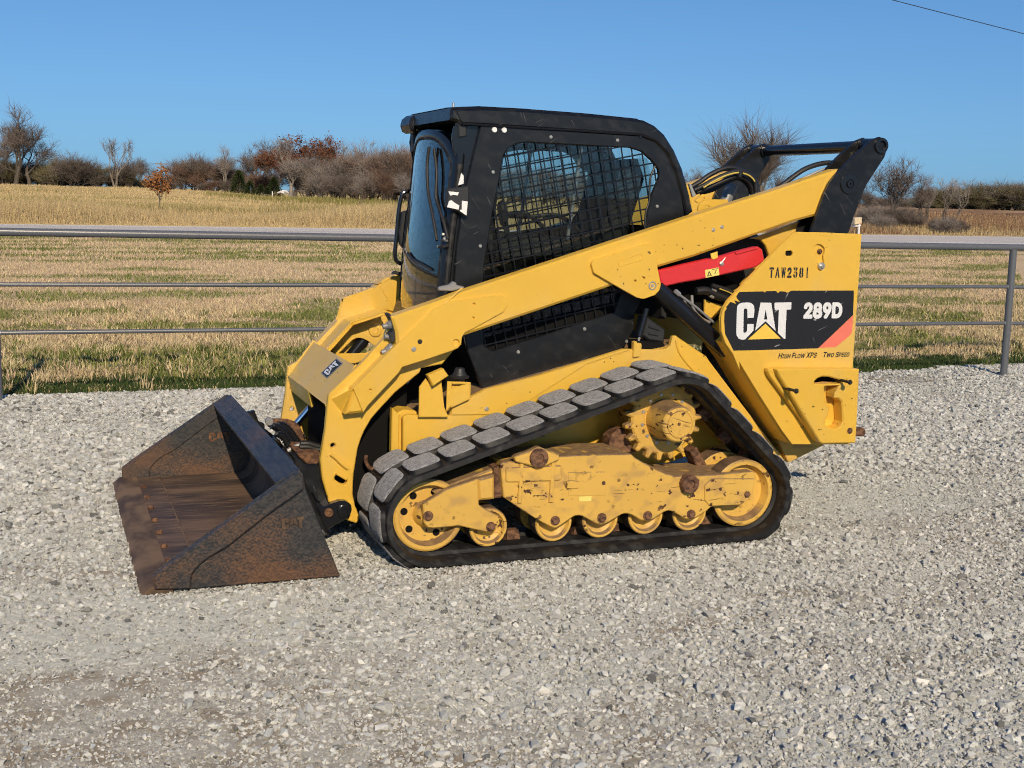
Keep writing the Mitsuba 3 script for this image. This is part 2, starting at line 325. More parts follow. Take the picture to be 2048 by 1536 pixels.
obj('slide_tube', prism([(1.7572, 0.3738), (1.8338, 0.389), (1.836, 0.2792), (1.7635, 0.2773)], 5.115, 5.40, b=.01), 'paint_worn', FR_)
obj('slide_collar', prism([(1.8385, 0.414), (1.8634, 0.4236), (1.879, 0.4008), (1.8825, 0.2794), (1.8414, 0.2776)], 5.13, 5.40, b=.01), 'rust', FR_)
obj('idler_guard', prism([(1.5672, 0.3184), (1.6736, 0.3556), (1.8538, 0.4112), (1.85, 0.3718), (1.7772, 0.3627), (1.6338, 0.3231), (1.5896, 0.2996)], 5.16, 5.40, b=.008), 'paint_worn', FR_)
obj('access_cover', prism([(2.1763, 0.3851), (2.3579, 0.3775), (2.3646, 0.2679), (2.1796, 0.2769)], 5.0965, 5.102, b=.002), 'paint_worn', FR_)
obj('cover_tab', prism(rnd([(2.1668, 0.3453), (2.184, 0.351), (2.228, 0.3418), (2.2262, 0.3094), (2.1688, 0.3144)], .003), 5.088, 5.0975, b=.002), 'paint_worn', FR_)
obj('rear_cover', prism(rnd([(2.8682, 0.2852), (2.9069, 0.3153), (3.1355, 0.3021), (3.126, 0.2493), (3.1168, 0.2087), (3.0857, 0.1902), (3.0634, 0.1793), (2.9001, 0.1838), (2.8718, 0.2121)], .004), 5.092, 5.102, b=.003), 'paint_worn', FR_)
obj('strap', prism([(1.9445, 0.4419), (1.9604, 0.4411), (1.9542, 0.2591), (1.9367, 0.2602)], 5.088, 5.102, b=.003), 'paint_worn', FR_)
obj('strap', prism([(2.0937, 0.437), (2.1115, 0.4361), (2.1048, 0.2534), (2.0853, 0.2547)], 5.088, 5.102, b=.003), 'paint_worn', FR_)
obj('cover_tray', prism(rnd([(1.8766, 0.4245), (2.14, 0.4203), (2.1445, 0.3587), (2.1312, 0.3508), (1.8912, 0.3567), (1.8779, 0.364)], .005), 5.090, 5.102, b=.005), 'paint_worn', FR_)
obj('pin_bracket', prism(rnd([(1.9086, 0.4705), (1.9225, 0.4798), (1.9828, 0.4954), (2.0248, 0.5135), (2.0626, 0.4965), (2.1223, 0.4722), (2.124, 0.4492), (2.0777, 0.4313), (2.0275, 0.4101), (1.9791, 0.433), (1.9206, 0.4497)], .004), 5.076, 5.115, b=.005), 'paint_worn', FR_)
st = obj('warning_sticker', prism([(2.2338, 0.2703), (2.2945, 0.2685), (2.2936, 0.2457), (2.2351, 0.2485)], 5.0985, 5.0995, b=0), 'sticker_yellow', FR_)
for u in ((2.0235, 0.463), (2.7791, 0.3007)):
    obj('pin', lathe((u[0], 5.105, u[1]), (0, -1, 0), [(0, .043), (.04, .043), (.044, .04), (.044, .022), (.034, .02), (.034, 1e-5)], 28), 'rust', FR_)
for u in [(2.1203, 0.1674), (2.3487, 0.1645), (2.5792, 0.1581), (2.805, 0.1502), (1.5284, 0.2291), (1.815, 0.161), (3.0951, 0.2286)]:
    obj('bolt', bolt(u[0], 5.10, u[1], .0165, .016), 'rust', FR_)
obj('bolt', bolt(*(lambda u: (u[0], 5.097, u[1]))((2.3514, 0.326)), .007, .006), 'rust', FR_)
ROLL = [(.003, 1e-5), (.003, .022), (.012, .026), (.022, .034), (.026, .05), (.018, .066), (0, .074), (0, .084), (.006, .088), (.094, .088), (.1, .082), (.1, 1e-5)]
for u in [(2.1328, 0.1549), (2.3632, 0.1521), (2.5934, 0.1458), (2.8223, 0.1377), (1.8212, 0.1499)]:
    r = join(lathe((u[0], 5.142, .146), (0, 1, 0), ROLL, 36), lathe((u[0], 5.435, .146), (0, -1, 0), ROLL, 36), cyl((u[0], 5.23, .146), (u[0], 5.34, .146), .045))
    obj('roller', r, 'paint_worn', FR_)
    for y in (5.149, 5.342): obj('roller_tread', lathe((u[0], y, .146), (0, 1, 0), [(0, .0875), (0, .0892), (.086, .0892), (.086, .0875)], 36), 'edge_steel', FR_)
def idler(x, z, R, y=5.142):
    prof = [(-.004, 1e-5), (-.004, .038), (.012, .05), (.03, .056), (.046, .062), (.046, R * .77), (.02, R * .81), (0, R * .85), (0, R - .008), (.006, R), (.096, R), (.1, R - .008), (.1, 1e-5)]
    return join(lathe((x, y, z), (0, 1, 0), prof, 48), lathe((x, 5.435, z), (0, -1, 0), prof, 48), cyl((x, 5.23, z), (x, 5.34, z), .07))
fi = obj('front_idler', idler(1.545, .218, .160), 'paint_worn', FR_)
obj('rear_idler', idler(3.105, .222, .162), 'paint_worn', FR_)
for x, z, R in ((1.545, .218, .160), (3.105, .222, .162)):
    for y in (5.149, 5.341): obj('idler_tread', lathe((x, y, z), (0, 1, 0), [(0, R - .001), (0, R + .0012), (.088, R + .0012), (.088, R - .001)], 48), 'edge_steel', FR_)
for t in (2.2, 3.0, 3.85, 1.2, .2, 5.2):
    x, z = 1.545 + .101 * math.cos(t), .218 + .101 * math.sin(t)
    obj('idler_hole', lathe((x, 5.188, z), (0, -1, 0), [(0, .0165), (.0015, .016), (.0015, 1e-5)], 18), 'dark_cavity', FR_)
# ---- drive sprocket
SX, SZ = 2.728, .578
teeth = []
NT = 19
for i in range(NT):
    a = i * 2 * math.pi / NT
    for da, r in ((-.13, .170), (-.1, .169), (-.075, .180), (-.055, .196), (-.03, .201), (.03, .201), (.055, .196), (.075, .180), (.1, .169), (.13, .170)):
        teeth.append((SX + r * math.cos(a + da), SZ + r * math.sin(a + da)))
SP = obj('drive_sprocket', prism(teeth, 5.255, 5.305, [circle(SX, SZ, .10, 32)], b=.008), 'paint_worn', L)
obj('sprocket_disc', lathe((SX, 5.262, SZ), (0, 1, 0), [(0, .09), (0, .142), (.01, .146), (.03, .146)], 40), 'paint_worn', SP)
obj('hub', lathe((SX, 5.275, SZ), (0, -1, 0), [(0, .096), (.03, .094), (.15, .086), (.165, .084), (.172, .078), (.173, .066), (.169, .064), (.169, .062), (.174, .06), (.174, 1e-5)], 44), 'paint_worn', SP)
for i in range(12):
    a = i * 2 * math.pi / 12 + .2
    obj('bolt', bolt(SX + .118 * math.cos(a), 5.262, SZ + .118 * math.sin(a), .0095, .012), 'zinc', SP)
for dx, dz in ((-.044, .052), (0.0, .002)): obj('plug', bolt(SX + dx - .004, 5.101, SZ + dz, .006, .006), 'rust', SP)
obj('name_plate', prism([(SX + a, SZ + c) for a, c in ((-.008, -.042), (.004, -.05), (.046, -.006), (.034, .004))], 5.099, 5.102, b=.001), 'paint_worn', SP)
obj('motor_case', cyl((SX, 5.31, SZ), (SX, 5.56, SZ), .12, 28), 'paint_worn', SP)
obj('axle_arm', prism([(2.4843, 0.4833), (2.5193, 0.521), (2.5556, 0.525), (2.5954, 0.4442), (2.6461, 0.4077), (2.4871, 0.4044)], 5.33, 5.42, b=.006), 'rust', FR_)
obj('axle_arm', prism([(2.9164, 0.3941), (2.9505, 0.4155), (3.0095, 0.3254), (3.0439, 0.2827), (2.9661, 0.2929)], 5.33, 5.42, b=.006), 'rust', FR_)

# ---- chassis
CH = [(1.5329, 0.5861), (1.5484, 0.5955), (1.7583, 0.5851), (1.7633, 0.624)] + [(1.9288, 0.7025), (2.1996, 0.7605), (2.6354, 0.8771), (2.6786, 0.8747), (2.8295, 0.8693), (2.8655, 0.8721), (2.8888, 0.8898), (2.899, 0.933), (2.9165, 0.9378), (2.9398, 0.9214), (3.0912, 0.8306), (3.2896, 0.5492)] + [(3.0923, 0.8225), (3.5804, 0.2711)] + [(3.2, .38), (2.9, .30), (1.55, .26)] + [(1.5344, 0.4256)]
C_ = obj('chassis', prism(CH, 5.53, 5.56, b=.004), 'paint_yellow', L)
obj('side_rail', prism([(1.7638, 0.5889), (1.7633, 0.624)] + [(1.9288, 0.7025), (2.1996, 0.7605), (2.6354, 0.8771), (2.663, 0.8729), (2.4402, 0.8104), (2.0409, 0.5799)], 5.522, 5.532, b=.002), 'paint_yellow', C_)
obj('bolt', bolt(*(lambda u: (u[0], 5.522, u[1]))((1.9337, 0.6108)), .008, .008), 'zinc', C_)
BODY = [(1.544, 0.5788), (1.771, 0.5778)] + [(1.943, 0.6786), (2.6906, 0.8566), (2.9618, 0.9018), (3.0973, 0.818), (3.3147, 0.5188)] + [(3.6221, 0.2677)] + [(3.1, .33), (1.6, .24)]
obj('hull', prism(BODY, 5.562, 6.568, b=.006), 'paint_worn', C_)
obj('front_frame', prism([(1.5106, 0.3993), (1.515, 0.5841), (1.5266, 0.6022), (1.5501, 0.6117), (1.6035, 0.605), (1.6215, 0.5927), (1.6237, 0.3935)], 5.58, 6.55, b=.008), 'paint_yellow', C_)
obj('frame_gusset', prism([(1.4367, 0.4105), (1.5263, 0.3824), (1.5365, 0.5913), (1.5098, 0.5718)], 5.72, 6.41, b=.006), 'paint_worn', C_)
obj('front_post', prism([(1.5214, 0.4288), (1.5232, 0.595), (1.488, 0.6261), (1.4856, 0.4206)], 5.56, 5.60, b=.004), 'paint_yellow', C_)
obj('tie_down_ring', tube(curve([(1.3826, 5.62, 0.3978), (1.3798, 5.62, 0.3746), (1.3916, 5.62, 0.3476), (1.4094, 5.62, 0.332), (1.427, 5.62, 0.3369)], 6), .009, 8), 'rust', C_)
# cab mount on the front frame
M_ = obj('mount_bracket', prism([(1.5991, 0.5886), (1.5996, 0.7279), (1.6297, 0.7666), (1.6608, 0.7325), (1.7051, 0.7511), (1.7205, 0.6306), (1.742, 0.5828)], 5.50, 5.512, b=.003), 'paint_yellow', C_)
obj('mount_flap', prism([(1.6261, 0.7874), (1.7004, 0.8162), (1.7241, 0.7826), (1.6518, 0.7373)], 5.455, 5.50, b=.004), 'paint_yellow', C_)
obj('mount_box', prism([(1.726, 0.612), (1.7294, 0.7518), (1.8389, 0.7451), (1.8382, 0.6647), (1.745, 0.6313)], 5.49, 5.498, holes=[[(1.752, 0.7145), (1.7533, 0.6343), (1.8332, 0.6683), (1.83, 0.7353), (1.7517, 0.7378)]], b=.003), 'paint_yellow', C_)
obj('mount_box_back', prism([(1.7386, 0.6048), (1.742, 0.7456), (1.8523, 0.7389), (1.8516, 0.6579), (1.7577, 0.6242)], 5.515, 5.528, b=.003), 'paint_yellow', C_)
u = (1.7979, 0.7453)
obj('rubber_mount', lathe((u[0], 5.52, u[1]), (0, 0, 1), [(0, 1e-5), (0, .022), (.012, .024), (.016, .042), (.024, .046), (.03, .034), (.04, .03), (.045, .026), (.062, .022), (.066, .012), (.066, 1e-5)], 24), 'dark_plastic', C_)
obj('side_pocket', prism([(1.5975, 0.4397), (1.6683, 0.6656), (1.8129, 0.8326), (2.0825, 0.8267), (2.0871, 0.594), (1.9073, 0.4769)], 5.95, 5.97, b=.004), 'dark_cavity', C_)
# right rear of the chassis: stamped ridge
obj('chassis_ridge', tube(curve([(2.9163, 5.528, 0.9184), (2.929, 5.528, 0.871), (2.9638, 5.528, 0.8192), (3.0237, 5.528, 0.7591)], 5), .006, 8), 'paint_yellow', C_)

# ---- rear tower with decal, near side
TW = [(3.4615, 1.4556), (3.5842, 1.4554), (3.8411, 1.4492)] + [(3.8373, 0.7718), (3.8454, 0.3805), (3.5939, 0.3933), (3.5038, 0.3976), (3.4373, 0.4734), (3.2802, 0.6807), (3.1787, 0.8224)] + [(3.1826, 0.783), (3.1422, 0.8608), (3.096, 0.9175), (3.0716, 0.9734), (3.0661, 1.0445), (3.0765, 1.0837), (3.1012, 1.1228), (3.2291, 1.248), (3.3841, 1.3982)]
tear = rnd([(3.5626, 1.3625), (3.5657, 1.3836), (3.5851, 1.3971), (3.6077, 1.3954), (3.6267, 1.3821), (3.6311, 1.3629), (3.6228, 1.3398), (3.6307, 1.309), (3.6332, 1.2859), (3.6209, 1.2666), (3.6031, 1.2628), (3.5887, 1.2743), (3.5824, 1.3012), (3.5742, 1.3243)], .004)
slot = capsule(*(3.4163, 1.3515), *(3.4353, 1.3516), .0125)
lens0 = rnd([(3.6058, 0.7025), (3.6079, 0.7173), (3.6241, 0.7316), (3.6519, 0.7389), (3.6913, 0.7364), (3.7396, 0.7242), (3.7818, 0.7113), (3.7706, 0.7001), (3.7111, 0.7019), (3.6561, 0.6995)], .003)
def tower(m, label):
    t = obj('rear_tower', m(prism(TW, 5.36, 5.372, [tear, slot, lens0], b=.002)), 'paint_yellow', L, label=label)
    obj('inner_plate', m(prism(TW, 5.373, 5.385, [lens0], b=.002)), 'paint_yellow', t)
    return t
idn = lambda m: m
TN = tower(idn, 'yellow rear tower plate with the large black decal')
TF = tower(mir, 'yellow rear tower plate on the far side, hidden')
u0 = (3.4333, 1.351)
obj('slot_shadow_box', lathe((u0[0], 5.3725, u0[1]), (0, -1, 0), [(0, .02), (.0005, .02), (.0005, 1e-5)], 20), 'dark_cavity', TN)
u = (3.6067, 1.3614); obj('bolt', lathe((u[0], 5.372, u[1]), (0, -1, 0), [(0, .013), (.006, .013), (.006, .0085), (.016, .008), (.016, .004), (.01, .003), (.01, 1e-5)], 16), 'rust', TN)
u = (3.6193, 1.2891); obj('bolt', lathe((u[0], 5.372, u[1]), (0, -1, 0), [(0, .0185), (.012, .0185), (.014, .016), (.014, .0095), (.024, .009), (.024, .004), (.016, .003), (.016, 1e-5)], 18), 'zinc', TN)
HULLR = [(3.1906, 0.8195), (3.2924, 0.6773), (3.4501, 0.4692), (3.5168, 0.3945), (3.8596, 0.378)] + [(3.8299, 1.4006), (3.6769, 1.3995), (3.33, 1.2863), (3.1819, 1.0092)]
obj('tower_web', prism([(3.096, 0.9175), (3.1422, 0.8608)] + [(3.1787, 0.8224), (3.2802, 0.6807), (3.4373, 0.4734), (3.5038, 0.3976), (3.6215, 0.3919), (3.5283, 0.5034), (3.3425, 0.7785), (3.2579, 0.9388), (3.2087, 1.018)], 5.386, 5.62, b=.003), 'paint_yellow', TN)
obj('tower_post', prism([(3.5774, 1.4882), (3.6717, 1.5224), (3.7584, 1.5361), (3.7447, 1.4489), (3.5997, 1.4391), (3.4842, 1.29), (3.3765, 1.1829), (3.3012, 1.1831), (3.381, 1.2692), (3.4585, 1.3228), (3.4314, 1.3802), (3.4014, 1.4086), (3.3446, 1.4138), (3.4559, 1.4459)], 5.585, 5.61, b=.004), 'paint_yellow', TN)
obj('cylinder_bracket', prism([(3.1054, 1.1105), (3.1449, 1.0939), (3.2086, 1.0802), (3.2029, 1.0474), (3.153, 1.007), (3.1071, 1.0387)], 5.60, 5.615, b=.003), 'paint_yellow', TN)
obj('tower_top_rib', prism([(3.2749, 1.1504), (3.412, 1.224), (3.386, 1.1828), (3.2584, 1.1095)], 5.60, 5.62, b=.003), 'paint_yellow', TN)
# bumper box with the tie-down slot
lens = rnd([(3.5629, 0.7135), (3.5635, 0.7268), (3.5803, 0.7416), (3.6068, 0.7488), (3.6458, 0.7464), (3.6933, 0.7343), (3.7373, 0.7215), (3.7263, 0.7104), (3.6637, 0.7124), (3.6094, 0.7101)], .004)
hook = rnd([(3.6219, 0.6983), (3.6639, 0.7084), (3.7111, 0.7042), (3.6845, 0.6593), (3.6829, 0.6379), (3.7095, 0.6369), (3.729, 0.6174), (3.7417, 0.5153), (3.7299, 0.492), (3.697, 0.4799), (3.6635, 0.4881), (3.6404, 0.506), (3.6363, 0.5197), (3.6528, 0.5528), (3.6567, 0.5863), (3.6397, 0.6071), (3.6285, 0.6344)], .004)
BX = [(3.3451, 0.7893), (3.3674, 0.7939), (3.8221, 0.7803), (3.828, 0.5048), (3.8271, 0.4078), (3.821, 0.4039), (3.6297, 0.4097), (3.6135, 0.4193), (3.3556, 0.766)]
BB = obj('bumper_box', prism(BX, 5.282, 5.359, [lens, hook], b=.006), 'paint_yellow', TN)
obj('bumper_step', prism([(3.3188, 0.7898), (3.3777, 0.7882), (3.3755, 0.7632), (3.6369, 0.4105), (3.6588, 0.4013), (3.6375, 0.4023), (3.3307, 0.7545), (3.3165, 0.778)], 5.32, 5.359, b=.004), 'paint_yellow', TN)
for u in [(3.4129, 0.694), (3.7176, 0.7277)]:
        obj('long_bolt', join(cyl((u[0], 5.37, u[1]), (u[0], 5.21, u[1]), .0075, 12), bolt(u[0], 5.212, u[1], .0095, .012)), 'print_black', TN)
u = (3.7853, 0.4692); obj('bolt', join(bolt(u[0], 5.282, u[1], .0115, .01)), 'rust', TN)
obj('tow_hook', prism(rnd([(3.9786, 0.4208), (4.0663, 0.4224), (4.0801, 0.4056), (4.076, 0.3761), (3.9813, 0.3831)], .004), 5.55, 5.59, b=.004), 'rust', C_)
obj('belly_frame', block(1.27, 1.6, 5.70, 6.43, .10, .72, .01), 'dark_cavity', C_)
obj('bumper_cavity', prism([(3.6261, 0.7448), (3.8747, 0.7378), (3.8817, 0.6403), (3.6324, 0.6486)], 5.45, 5.47, b=.002), 'dark_cavity', TN)
obj('engine_door', block(3.60, 3.78, 5.62, 6.51, .45, 1.30, .012), 'paint_black', C_)
obj('rear_pan', prism([(3.5999, 0.2639), (3.6196, 0.2699), (3.806, 0.3438), (3.8032, 0.3853), (3.5197, 0.3983)], 5.53, 6.60, b=.004), 'paint_worn', C_)
# decal and lettering on the tower
dec = [(3.158, 1.1639), (3.2921, 1.1667), (3.3019, 1.1606), (3.3085, 1.1677), (3.3621, 1.1681), (3.3751, 1.1573), (3.3869, 1.1673), (3.4162, 1.1642), (3.4248, 1.1599), (3.4371, 1.1623), (3.4492, 1.1691), (3.8133, 1.1682), (3.8159, 1.1326), (3.8175, 1.0449), (3.6242, 0.8822), (3.6221, 0.8807), (3.4087, 0.8794), (3.1431, 0.8791), (3.0922, 0.9605), (3.0828, 1.0246), (3.0826, 1.0672), (3.0956, 1.0883), (3.0894, 1.0901), (3.1122, 1.1165), (3.1285, 1.1128), (3.145, 1.1055), (3.1339, 1.1234), (3.1667, 1.116), (3.1518, 1.1296), (3.143, 1.1428)]
DB = obj('decal', prism(dec, 5.3585, 5.3598, b=0), 'decal_black', TN, label='scratched black decal with white lettering and a yellow triangle')
obj('decal_stripe', prism([(3.8182, 1.0434), (3.8182, 0.9591), (3.8096, 0.9444), (3.7559, 0.9046), (3.727, 0.8848), (3.6247, 0.8822)], 5.3584, 5.3598, b=0), 'decal_red', TN)
CATC = [(3.1494, 1.0878), (3.1521, 1.0985), (3.1585, 1.1062), (3.1724, 1.1118), (3.2007, 1.1137), (3.2252, 1.1113), (3.2379, 1.103), (3.2447, 1.0922), (3.2464, 1.0762), (3.2457, 1.0386), (3.2102, 1.0373), (3.2072, 1.0766), (3.2032, 1.0827), (3.195, 1.0845), (3.1895, 1.0817), (3.1879, 1.0732), (3.1904, 0.9768), (3.1916, 0.9689), (3.1968, 0.9645), (3.204, 0.9665), (3.211, 0.9729), (3.2106, 1.0087), (3.2474, 1.0081), (3.2476, 0.9766), (3.2103, 0.9406), (3.2018, 0.9329), (3.1864, 0.9314), (3.1678, 0.9371), (3.1561, 0.9505), (3.1519, 0.9667), (3.1512, 0.9953)]
CATA = shapely.Polygon([(3.2791, 1.1123), (3.3393, 1.1103), (3.3725, 0.9713), (3.3124, 1.0209), (3.2567, 0.975)], [[(3.309, 1.0784), (3.3227, 1.0286), (3.3029, 1.0289)]])
CATT = [(3.3578, 1.1109), (3.4538, 1.1126), (3.4539, 1.0768), (3.4277, 1.0757), (3.4299, 0.9322), (3.4215, 0.9324), (3.3855, 0.962), (3.3844, 1.0761), (3.3604, 1.076)]
logo = shapely.union_all([Polygon(CATC), CATA, Polygon(CATT)])
obj('lettering', flat(logo, 5.3584, .0008), 'decal_white', TN, label='large white letters CAT on the black decal')
obj('decal_triangle', prism([(3.3123, 1.009), (3.4035, 0.9334), (3.219, 0.9325)], 5.3576, 5.3584, b=0), 'decal_yellow', TN)
n0, n1 = [(3.5268, 1.0277), (3.7518, 1.1111)]; n2 = (3.5213, 1.1131)
obj('lettering', flat(fit(glyphs('289D', .05).buffer(.0032), n0[0], n1[0], n0[1] + .001, n1[1]), 5.3584, .0008), 'decal_white', TN, label='white model number 289D')
tp = [(3.316, 1.2318), (3.5526, 1.2313), (3.5494, 1.2813), (3.313, 1.2834)]
def stencil(word, x0, x1, z0, z1):
    w = (x1 - x0) / len(word); out = []
    for i, c in enumerate(word):
        g = glyphs(c, .05, True).buffer(.0024) if c != 'I' else sbox(0, 0, .01, .05); k = .2 if c in 'I1' else .72
        g = fit(g, x0 + i * w + w * (.5 - k / 2), x0 + i * w + w * (.5 + k / 2), z0, z1)
        a, b, cc, d = g.bounds; m = (a + cc) / 2; gap = .0016
        if c in '38': g = g.difference(sbox(m - gap, b - 1, m + gap, d + 1))
        if c == '2': g = g.difference(sbox(a - 1, b + (d - b) * .24, cc + 1, b + (d - b) * .30))
        if c == 'A': g = g.difference(sbox(m - gap, b - 1, m + gap, b + (d - b) * .6))
        if c == 'T': g = g.difference(sbox(m - .009, d - (d - b) * .24, m + .009, d - (d - b) * .2))
        out.append(g)
    return shapely.union_all(out)
obj('lettering', flat(stencil('TAW238I', tp[0][0], tp[1][0], tp[0][1], tp[3][1]), 5.3598, .0008), 'print_black', TN, label='stencilled black letters TAW2381')
def small_caps(words, x, z, h, squeeze, shear=.2):
    out = []
    for w in words:
        for i, c in enumerate(w):
            hh = h if i == 0 or w == 'XPS' else h * .8
            g = glyphs(c, hh, True).buffer(h * .012); a, b, cc, d = g.bounds
            g = affinity.scale(affinity.translate(g, x - a, z - b if c not in 'GSO' else z), squeeze, hh / (d - b), origin=(x, z)) if True else g
            out.append(g); x = g.bounds[2] + h * .07
        x += h * .22
    g = shapely.union_all(out)
    return affinity.skew(g, xs=math.degrees(math.atan(shear)), origin=(0, z)), x
t1 = [(3.3956, 0.8324), (3.6197, 0.8329), (3.3939, 0.8608)]; t2 = [(3.6584, 0.8327), (3.8118, 0.8328)]
g1, _ = small_caps(['HIGH', 'FLOW', 'XPS'], 0, 0, .03, .62); g2, _ = small_caps(['TWO', 'SPEED'], 0, 0, .03, .62)
zb = (t1[0][1] + t1[1][1]) / 2
obj('lettering', flat(fit(g1, t1[0][0], t1[1][0], zb, zb + .0285), 5.3598, .0008), 'print_black', TN, label='black letters HIGH FLOW XPS')
obj('lettering', flat(fit(g2, t2[0][0], t2[1][0], zb, zb + .0285), 5.3598, .0008), 'print_black', TN, label='black letters TWO SPEED')

# ---- lift arms
ARM = [(1.4629, 1.0556)] + [(1.6681, 1.1211), (1.786, 1.162)] + [(2.414, 1.356), (2.9558, 1.5229), (3.3642, 1.644), (3.7606, 1.7693), (3.7206, 1.6556), (3.6521, 1.5373), (3.5124, 1.5031), (3.2666, 1.4245), (2.9652, 1.3277), (2.7743, 1.2764)] + [(2.5302, 1.1872), (2.0376, 1.0369), (1.8003, 0.9642), (1.7914, 0.9495), (1.7904, 0.9226), (1.778, 0.9061), (1.7557, 0.8964)] + [(1.6391, 0.8638), (1.5095, 0.827)] + [(1.4949, 0.8028), (1.3531, 0.6584), (1.3306, 0.6256), (1.2489, 0.6192), (1.2851, 0.7363)] + [(1.2871, 0.7376), (1.4828, 0.9292), (1.4794, 0.9821), (1.4578, 1.0525)]
LEG = [(1.1896, 0.6917), (1.1756, 0.5427), (1.153, 0.4076), (1.1614, 0.3158), (1.1926, 0.2019), (1.2356, 0.1325), (1.2758, 0.1152), (1.3192, 0.0976), (1.3365, 0.1226), (1.3335, 0.1374), (1.3131, 0.1795), (1.3014, 0.2383), (1.3051, 0.3248), (1.3237, 0.4446), (1.3379, 0.4898), (1.355, 0.5291), (1.3864, 0.5821), (1.4237, 0.6236), (1.4987, 0.701), (1.6145, 0.7891)] + [(1.6213, 0.8093), (1.721, 0.8248), (1.7705, 0.8813), (1.8078, 0.9199), (1.6559, 1.0248), (1.5325, 1.0503), (1.4778, 1.045)] + [(1.4437, 0.9466), (1.4047, 0.9073), (1.3388, 0.8363), (1.2703, 0.776), (1.1962, 0.7073)]
shole = rnd([(1.217, 0.3212), (1.2267, 0.3292), (1.2753, 0.3063), (1.2754, 0.2948), (1.2668, 0.282), (1.2496, 0.2848), (1.2182, 0.3068)], .003)
hole1 = circle(*(1.2107, 0.4662), .0115, 16)
PAD = [(1.2843, 0.7395), (1.4796, 0.9307), (1.6506, 1.0912), (1.7268, 1.1223), (1.9701, 1.1537), (1.9958, 1.1398), (2.0059, 1.1158), (2.0031, 1.0978), (1.9846, 1.071), (1.847, 1.001), (1.8023, 0.9803), (1.7864, 0.9603), (1.7832, 0.9275), (1.7673, 0.9099), (1.7426, 0.8985)] + [(1.6355, 0.8654), (1.5061, 0.8287)] + [(1.4916, 0.8045), (1.3501, 0.6605), (1.3277, 0.6277), (1.2822, 0.7382)]
GUS = rnd([(2.414, 1.2924), (2.4234, 1.3099), (2.6907, 1.3877), (2.7208, 1.3856), (2.7444, 1.3356), (2.7816, 1.1959), (2.7758, 1.1686), (2.7525, 1.1453), (2.6928, 1.1263), (2.6581, 1.1327), (2.5193, 1.203), (2.4296, 1.2506)], .012)
ph = [circle(*(1.8419, 1.1083), .006, 12), circle(*(1.8399, 1.0447), .006, 12), circle(*(1.7582, 0.9328), .0165, 18), circle(*(1.3601, 0.7283), .006, 12)]
gh = [circle(*(2.6463, 1.2134), .0055, 12), circle(*(2.6912, 1.2272), .0055, 12)]
cp = [(1.2851, 0.7363), (1.2489, 0.6192), (1.202, 0.6794), (1.2621, 0.6037)]
def end_cap():
    a, b, c, d = cp
    q = [(a[0], 5.4705, a[1]), (b[0], 5.4705, b[1]), (d[0], 5.544, d[1]), (c[0], 5.544, c[1]), (a[0] + .03, 5.544, a[1]), (b[0] + .03, 5.544, b[1])]
    f = [(0, 3, 2), (0, 2, 1), (0, 4, 3), (1, 2, 5), (0, 1, 5), (0, 5, 4), (2, 3, 4), (2, 4, 5)]
    return np.array(q), np.array(f)
ARMF = [(1.7087, 1.1483), (1.8166, 1.1817)] + ARM[1:-4] + [(1.2831, 0.7499), (1.4857, 0.9549)]
LEGF = [p for p in LEG[:27]] + [(1.7764, 0.9687), (1.6749, 1.116), (1.4779, 0.9548), (1.2556, 0.7273)]
